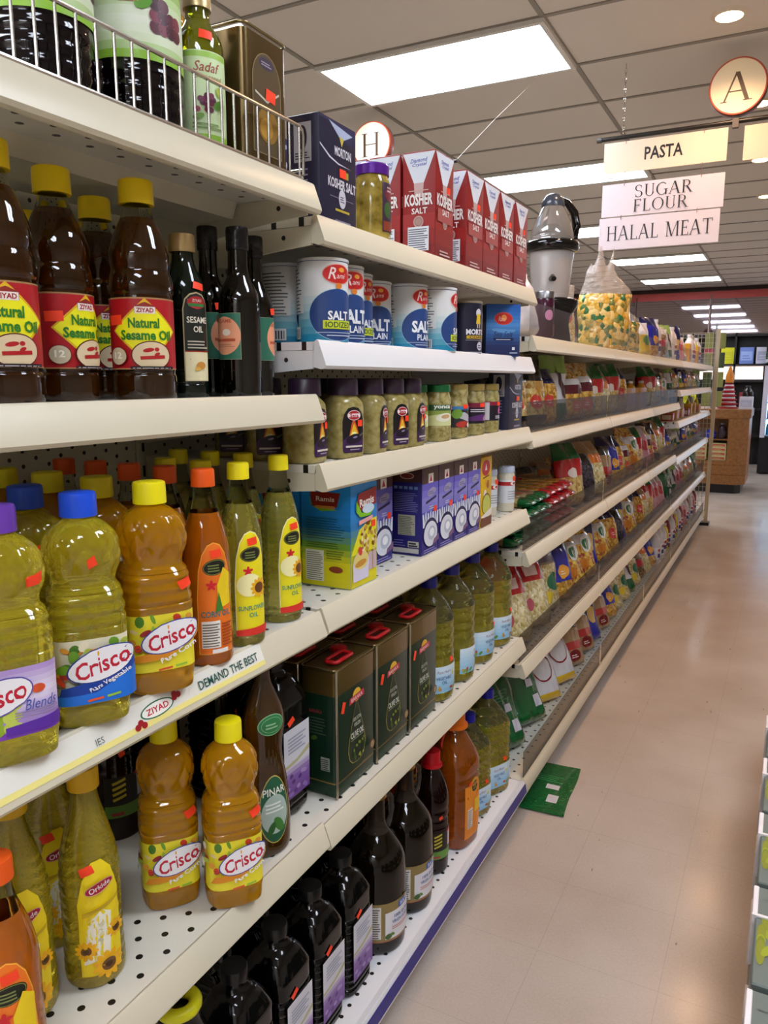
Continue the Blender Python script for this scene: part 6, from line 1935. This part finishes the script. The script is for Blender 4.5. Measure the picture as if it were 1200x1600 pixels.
k_bb = bag('snack_bag', .26, .36, .12, [(0, F_['brown']), (.5, F_['tan'])], 'snack bag', 41)
for i in range(2):
    k_bb.put(.095, 2.72 + .27 * i, .006, 'brown snack bag standing past the grey-green cartons, %s one' % ORD[i + 1], 170, 'brown snack bags')

# ================================================================== far end of the store
GEND = BAYS[-1]
t = thing('wire_end_rack', 'cream wire end rack standing at the far end of the shelves', 'wire rack', (-.90, GEND + .035, 0))
WR = mat('rack_cream_wire', '#b8ac90', .45)
for xx in (-.225, .225):
    mb = MB(); mb.box((xx - .018, -.012, 0), (xx + .018, .012, 1.98), WR); mb.build('post', t, 0)
mb = MB()
for i in range(13):
    xx = -.21 + .035 * i
    mb.box((xx - .002, -.002, .2), (xx + .002, .002, 1.95), WR)
for i in range(36):
    zz = .2 + .05 * i
    mb.box((-.21, -.003, zz - .002), (.21, .001, zz + .002), WR)
mb.build('mesh_panel', t, 0)
mb = MB(); mb.box((-.26, -.02, 0), (.26, .10, .03), BLACK); mb.build('foot', t, 0)

WOOD = noise_bump(mat('counter_oak', '#8a5a2c', .4), 30, .1, .01)
mottle(WOOD, '#7c4f24', '#94622f', 30, 5)
t = thing('wooden_counter', 'brown wooden counter with an open shelf, beyond the end of the aisle', 'counter', (-1.10, 11.4, 0))
oct_ = lambda e, z: [(-.75 - e, -.40 - e, z), (.56 + e * .4, -.40 - e, z), (.66 + e, -.28 - e * .4, z), (.66 + e, .55 + e, z), (-.75 - e, .55 + e, z)]
mb = MB(); mb.rings([oct_(-.05, 0), oct_(-.05, .12)], BLACK); mb.build('kick', t, 0)
mb = MB(); mb.rings([oct_(0, .12), oct_(0, .24), oct_(-.006, .245), oct_(0, .25), oct_(0, .37), oct_(-.006, .375), oct_(0, .38), oct_(0, .43)], WOOD); mb.build('plinth', t, 0)
for xa, xb in ((-.75, -.62), (.42, .56)):
    mb = MB(); mb.box((xa, -.40, .43), (xb, -.28, .98), WOOD); mb.build('corner_post', t, 0)
mb = MB(); mb.rings([[(.56, -.40, z), (.66, -.28, z), (.66, .55, z), (-.75, .55, z), (-.75, -.10, z), (.50, -.10, z)] for z in (.43, .98)], WOOD); mb.build('back_panel', t, 0)
mb = MB(); mb.box((-.62, -.38, .70), (.42, -.10, .715), WOOD); mb.build('inner_shelf', t, 0)
mb = MB(); mb.rings([oct_(.0, .98), oct_(.015, 1.0), oct_(.015, 1.10), oct_(.0, 1.105)], WOOD); mb.build('counter_top', t, 0)
kbx = crate('sweet_box', .16, .20, .055, '#c9c48a', '#b84a3a')
for j in range(2):
    for l in range(4):
        kbx.put(-.81 - .24 * j + .02, 11.06, .432 + .057 * l, 'pale yellow and red box inside the wooden counter, %s in the %s pile' % (ORD[l + 1] + ' up', ['right', 'left'][j]), -90, 'boxes in the counter')
t = pet('blue_container', '#2c3fb0', '#3a4fc0', .12, .07, '#4a5fd0').put(-.90, 11.12, .716, 'blue container on the inner shelf of the wooden counter')
pet('dark_jar', '#3a2c34', '#8a8488', .2, .05, '#5a4a50').put(-.76, 11.14, .716, 'dark jar beside the blue container in the counter')

# on the counter
t = thing('red_display_cone', 'tiered red cone display with orange top on the wooden counter', 'display stand', (-.73, 11.36, 1.106))
RC = mat('display_red', '#a81424', .35)
for i in range(6):
    rr = .13 - .012 * i
    b = Body([(.0 + .055 * i, rr), (.012 + .055 * i, rr), (.02 + .055 * i, rr * .75), (.055 + .055 * i, rr * .72)], 20, 0)
    mb = MB(); b.mesh(mb, RC if i % 2 == 0 else RC); mb.build('tier', t, 40)
    b = Body([(.021 + .055 * i, rr * .8), (.03 + .055 * i, rr * .82), (.04 + .055 * i, rr * .76)], 20, 0); mb = MB(); b.mesh(mb, mat('display_white', '#dcd6d8', .4)); mb.build('packet_ring', t, 40)
b = Body([(.34, .05), (.42, .055), (.50, .03), (.56, .012)], 16, 1); mb = MB(); b.mesh(mb, mat('display_orange', '#e08a34', .4)); mb.build('orange_top', t, 40)
t = thing('packet_spinner', 'tall greenish packet stand on the wooden counter', 'display stand', (-.92, 11.15, 1.106))
mb = MB(); mb.tube([(0, 0, 0), (0, 0, 1.1)], .012, STEEL); mb.build('post', t, 0)
for i in range(4):
    for s in (-1, 1):
        mb = MB(); mb.rbox((s * .07 - .055, -.03, .03 + .25 * i), (s * .07 + .055, .0, .23 + .25 * i), .006, mat('packet_olive', '#8c8f4a', .4) if (i + s) % 3 else mat('packet_dark_green', '#3a4a24', .4), 2); mb.build('packet', t, 30)
pet('dark_bottle', '#1c1414', '#2a2a2a', .3, .07, '#2c2024').put(-.51, 11.62, 1.105, 'dark bottle on the wooden counter, right of the red cone')
kb2 = crate('white_box', .14, .16, .16, '#d4d4e0', '#b8bcd4')
kb2.put(-.50, 11.14, 1.105, 'small white box at the right end of the wooden counter', -90)

# back wall: mirrors over dark display shelves
MIR = mat('mirror_glass', '#b9aeb6', .03, 1.0)
for i in range(5):
    o = None
    t = thing('wall_mirror', 'tall mirror panel on the back wall reflecting the ceiling lights, %s from the right' % ORD[i + 1], 'mirror', (-.10 - 1.28 * i, 15.19, 2.30), group='back wall mirrors')
    mb = MB(); mb.box((-1.26, -.012, .0), (-.02, -.002, .60), MIR); mb.build('mirror_pane', t, 0)
    mb = MB(); mb.box((-1.28, -.022, -.005), (-1.255, 0, .68), mat('mirror_frame', '#5a4038', .4)); mb.build('frame', t, 0)
mb = MB(); mb.box((-6.49, 15.14, 3.03), (4.19, 15.2, 3.095), mat('dark_cornice', '#2a1814', .5)); struct('trim_1', mb)
mb = MB(); mb.box((-6.49, 15.17, 2.90), (4.19, 15.2, 3.03), mat('red_band', '#c2544e', .6)); struct('trim_2', mb)
t = thing('wall_display', 'black wall display shelf with packets, below the mirrors at the back', 'display shelf', (-1.0, 14.85, 0))
DK = mat('display_black', '#141214', .4)
mb = MB(); mb.box((-1.8, .30, 0), (.62, .33, 2.28), DK); mb.build('back_panel', t, 0)
for zz in (.5, .95, 1.44, 1.72, 2.22):
    mb = MB(); mb.box((-1.8, 0, zz), (.62, .30, zz + .035), DK); mb.build('shelf_board', t, 0)
for xx in (-1.8, -.6, .1, .60):
    mb = MB(); mb.box((xx - .015, 0, 0), (xx + .015, .3, 2.28), DK); mb.build('divider', t, 0)
mb = MB(); mb.box((-1.7, .27, 1.49), (.55, .295, 1.71), mat('lit_case_back', '#f4e6e0', .5, emit='#ffe6da', estr=2.2)); o = mb.build('lit_panel', t, 0); o['label'] = 'brightly lit panel'
kp = {c: crate('packet_box', .08, .22, .28, c, d) for c, d in (('#d8d41c', '#c8c41c'), ('#6f86c8', '#9aaee0'), ('#c8c8d8', '#a8a8c0'), ('#8c2a3a', '#a84a5a'), ('#2c4a34', '#4a7a54'))}
for i, (x, c, zz) in enumerate(((-1.30, '#8c2a3a', 1.756), (-1.02, '#d8d41c', 1.756), (-.72, '#6f86c8', 1.756), (-.46, '#c8c8d8', 1.756), (-1.28, '#c8c8d8', 1.0), (-.98, '#2c4a34', 1.0), (-.68, '#8c2a3a', 1.0), (-1.6, '#d8d41c', 1.0), (-1.62, '#6f86c8', 1.756))):
    kp[c].put(x, 14.92, zz - .001 if zz > 1.5 else .986, '%s packet on the %s of the black wall display, %s one' % ({'#d8d41c': 'yellow', '#6f86c8': 'blue', '#c8c8d8': 'pale', '#8c2a3a': 'dark red', '#2c4a34': 'green'}[c], 'upper shelf' if zz > 1.5 else 'lower shelf', ORD[i + 1]), -90, 'packets on the wall display')
t = thing('drinks_cooler', 'lit drinks cooler with white frame and blue-green drinks at the back', 'cooler', (.02, 13.6, 0))
WF = mat('cooler_white_frame', '#d6d6e6', .35)
mb = MB(); mb.box((-.40, .0, .02), (.9, .65, .58), mat('cooler_black_base', '#101014', .4)); mb.build('base', t, 0)
mb = MB(); mb.box((-.40, .60, .58), (.9, .65, 1.75), WF); mb.build('back', t, 0)
for xx in (-.40, .25, .87):
    mb = MB(); mb.box((xx, -.02, .58), (xx + .07, .62, 1.75), WF); mb.build('side_frame', t, 0)
mb = MB(); mb.box((-.40, -.02, 1.70), (.94, .65, 1.80), WF); mb.build('header', t, 0)
mb = MB(); mb.box((-.33, .585, .60), (.87, .598, 1.69), mat('cooler_light', '#e6f6ff', .5, emit='#bfeaff', estr=2.5)); mb.build('light_panel', t, 0)
for zz in (.60, .86, 1.12, 1.38):
    mb = MB(); mb.box((-.33, .06, zz), (.87, .56, zz + .015), mat('cooler_shelf', '#9fc4d8', .3)); mb.build('cooler_shelf', t, 0)
kd = {c: pet('drink_bottle', c, '#e4eaf0', .21, .04, d) for c, d in (('#3a9fd0', '#8fd0ee'), ('#2fb0a8', '#a0e4dc'), ('#c878b8', '#e8c0dc'), ('#4a6fd0', '#b8c8f4'))}
cs = list(kd)
for zi, zz in enumerate((.615, .875, 1.135, 1.395)):
    for i in range(5):
        kd[cs[(i + zi * 2) % 4]].put(-.26 + .10 * i, 13.74, zz, 'small bottle in the lit cooler, %s from the left on the %s cooler shelf up' % (ORD[i + 1], ORD[zi + 1]), 0, 'bottles in the cooler')
kc = crate('drinks_case', .30, .36, .115, '#c49a94', '#d8c0c4')
for l in range(5):
    kc.put(.02, 12.90, .002 + .117 * l, 'pinkish case in the stack in front of the cooler, %s from the floor' % ORD[l + 1], -90, 'stack of cases by the cooler')
kc2 = crate('drinks_case', .28, .34, .10, '#d88a5c', '#e0a888')
kc2.put(.03, 12.93, .588, 'orange case on top of the stack by the cooler', -90)

def leaf_bunch(seed):
    t = tag(thing('hanging_leaves', 'x', 'artificial plant'), kind='thing')
    r = random.Random(seed)
    mb = MB(); mb.tube([(0, 0, 0), (0, 0, .62)], .004, mat('stem_green', '#3a5a24', .6), 5); mb.build('stem', t, 0)
    mb = MB()
    LG = mat('leaf_green', '#2f6a2c', .5); LG2 = mat('leaf_light', '#4a8a3a', .5)
    for i in range(46):
        a, el, L = r.uniform(0, 2 * PI), r.uniform(-.9, .6), r.uniform(.09, .17)
        o = Vector((0, 0, r.uniform(.02, .34)))
        d = Vector((math.cos(a) * math.cos(el), math.sin(a) * math.cos(el), math.sin(el)))
        s = d.cross(Vector((0, 0, 1))).normalized() * L * .22
        n = s.cross(d).normalized() * .004
        m_ = LG if i % 3 else LG2
        mb.add([o + d * .02, o + d * L * .5 + s, o + d * L, o + d * L * .5 - s, o + d * L * .5 + n * 4], [(0, 1, 4), (1, 2, 4), (2, 3, 4), (3, 0, 4)], m_)
    mb.build('leaves', t, 30)
    return Kind(t)
kl = leaf_bunch(3)
kl.put(-.10, 8.3, 2.22, 'bunch of green leaves hanging at the right edge, the upper one', 0, 'hanging leaf bunches')
kl.put(-.09, 8.1, 1.62, 'bunch of green leaves hanging at the right edge, the lower one', 70, 'hanging leaf bunches')
mb = MB(); mb.tube([(-.10, 8.3, 2.84), (-.10, 8.3, CEIL - .007)], .002, mat('thin_wire'), 5); o = mb.build('leaf_string', None, 0); tag(o, 'string holding the upper leaf bunch from the ceiling', 'string')
mb = MB(); mb.tube([(-.09, 8.1, 2.24), (-.09, 8.1, CEIL - .007)], .002, mat('thin_wire'), 5); o = mb.build('leaf_string', None, 0); tag(o, 'string holding the lower leaf bunch from the ceiling', 'string')
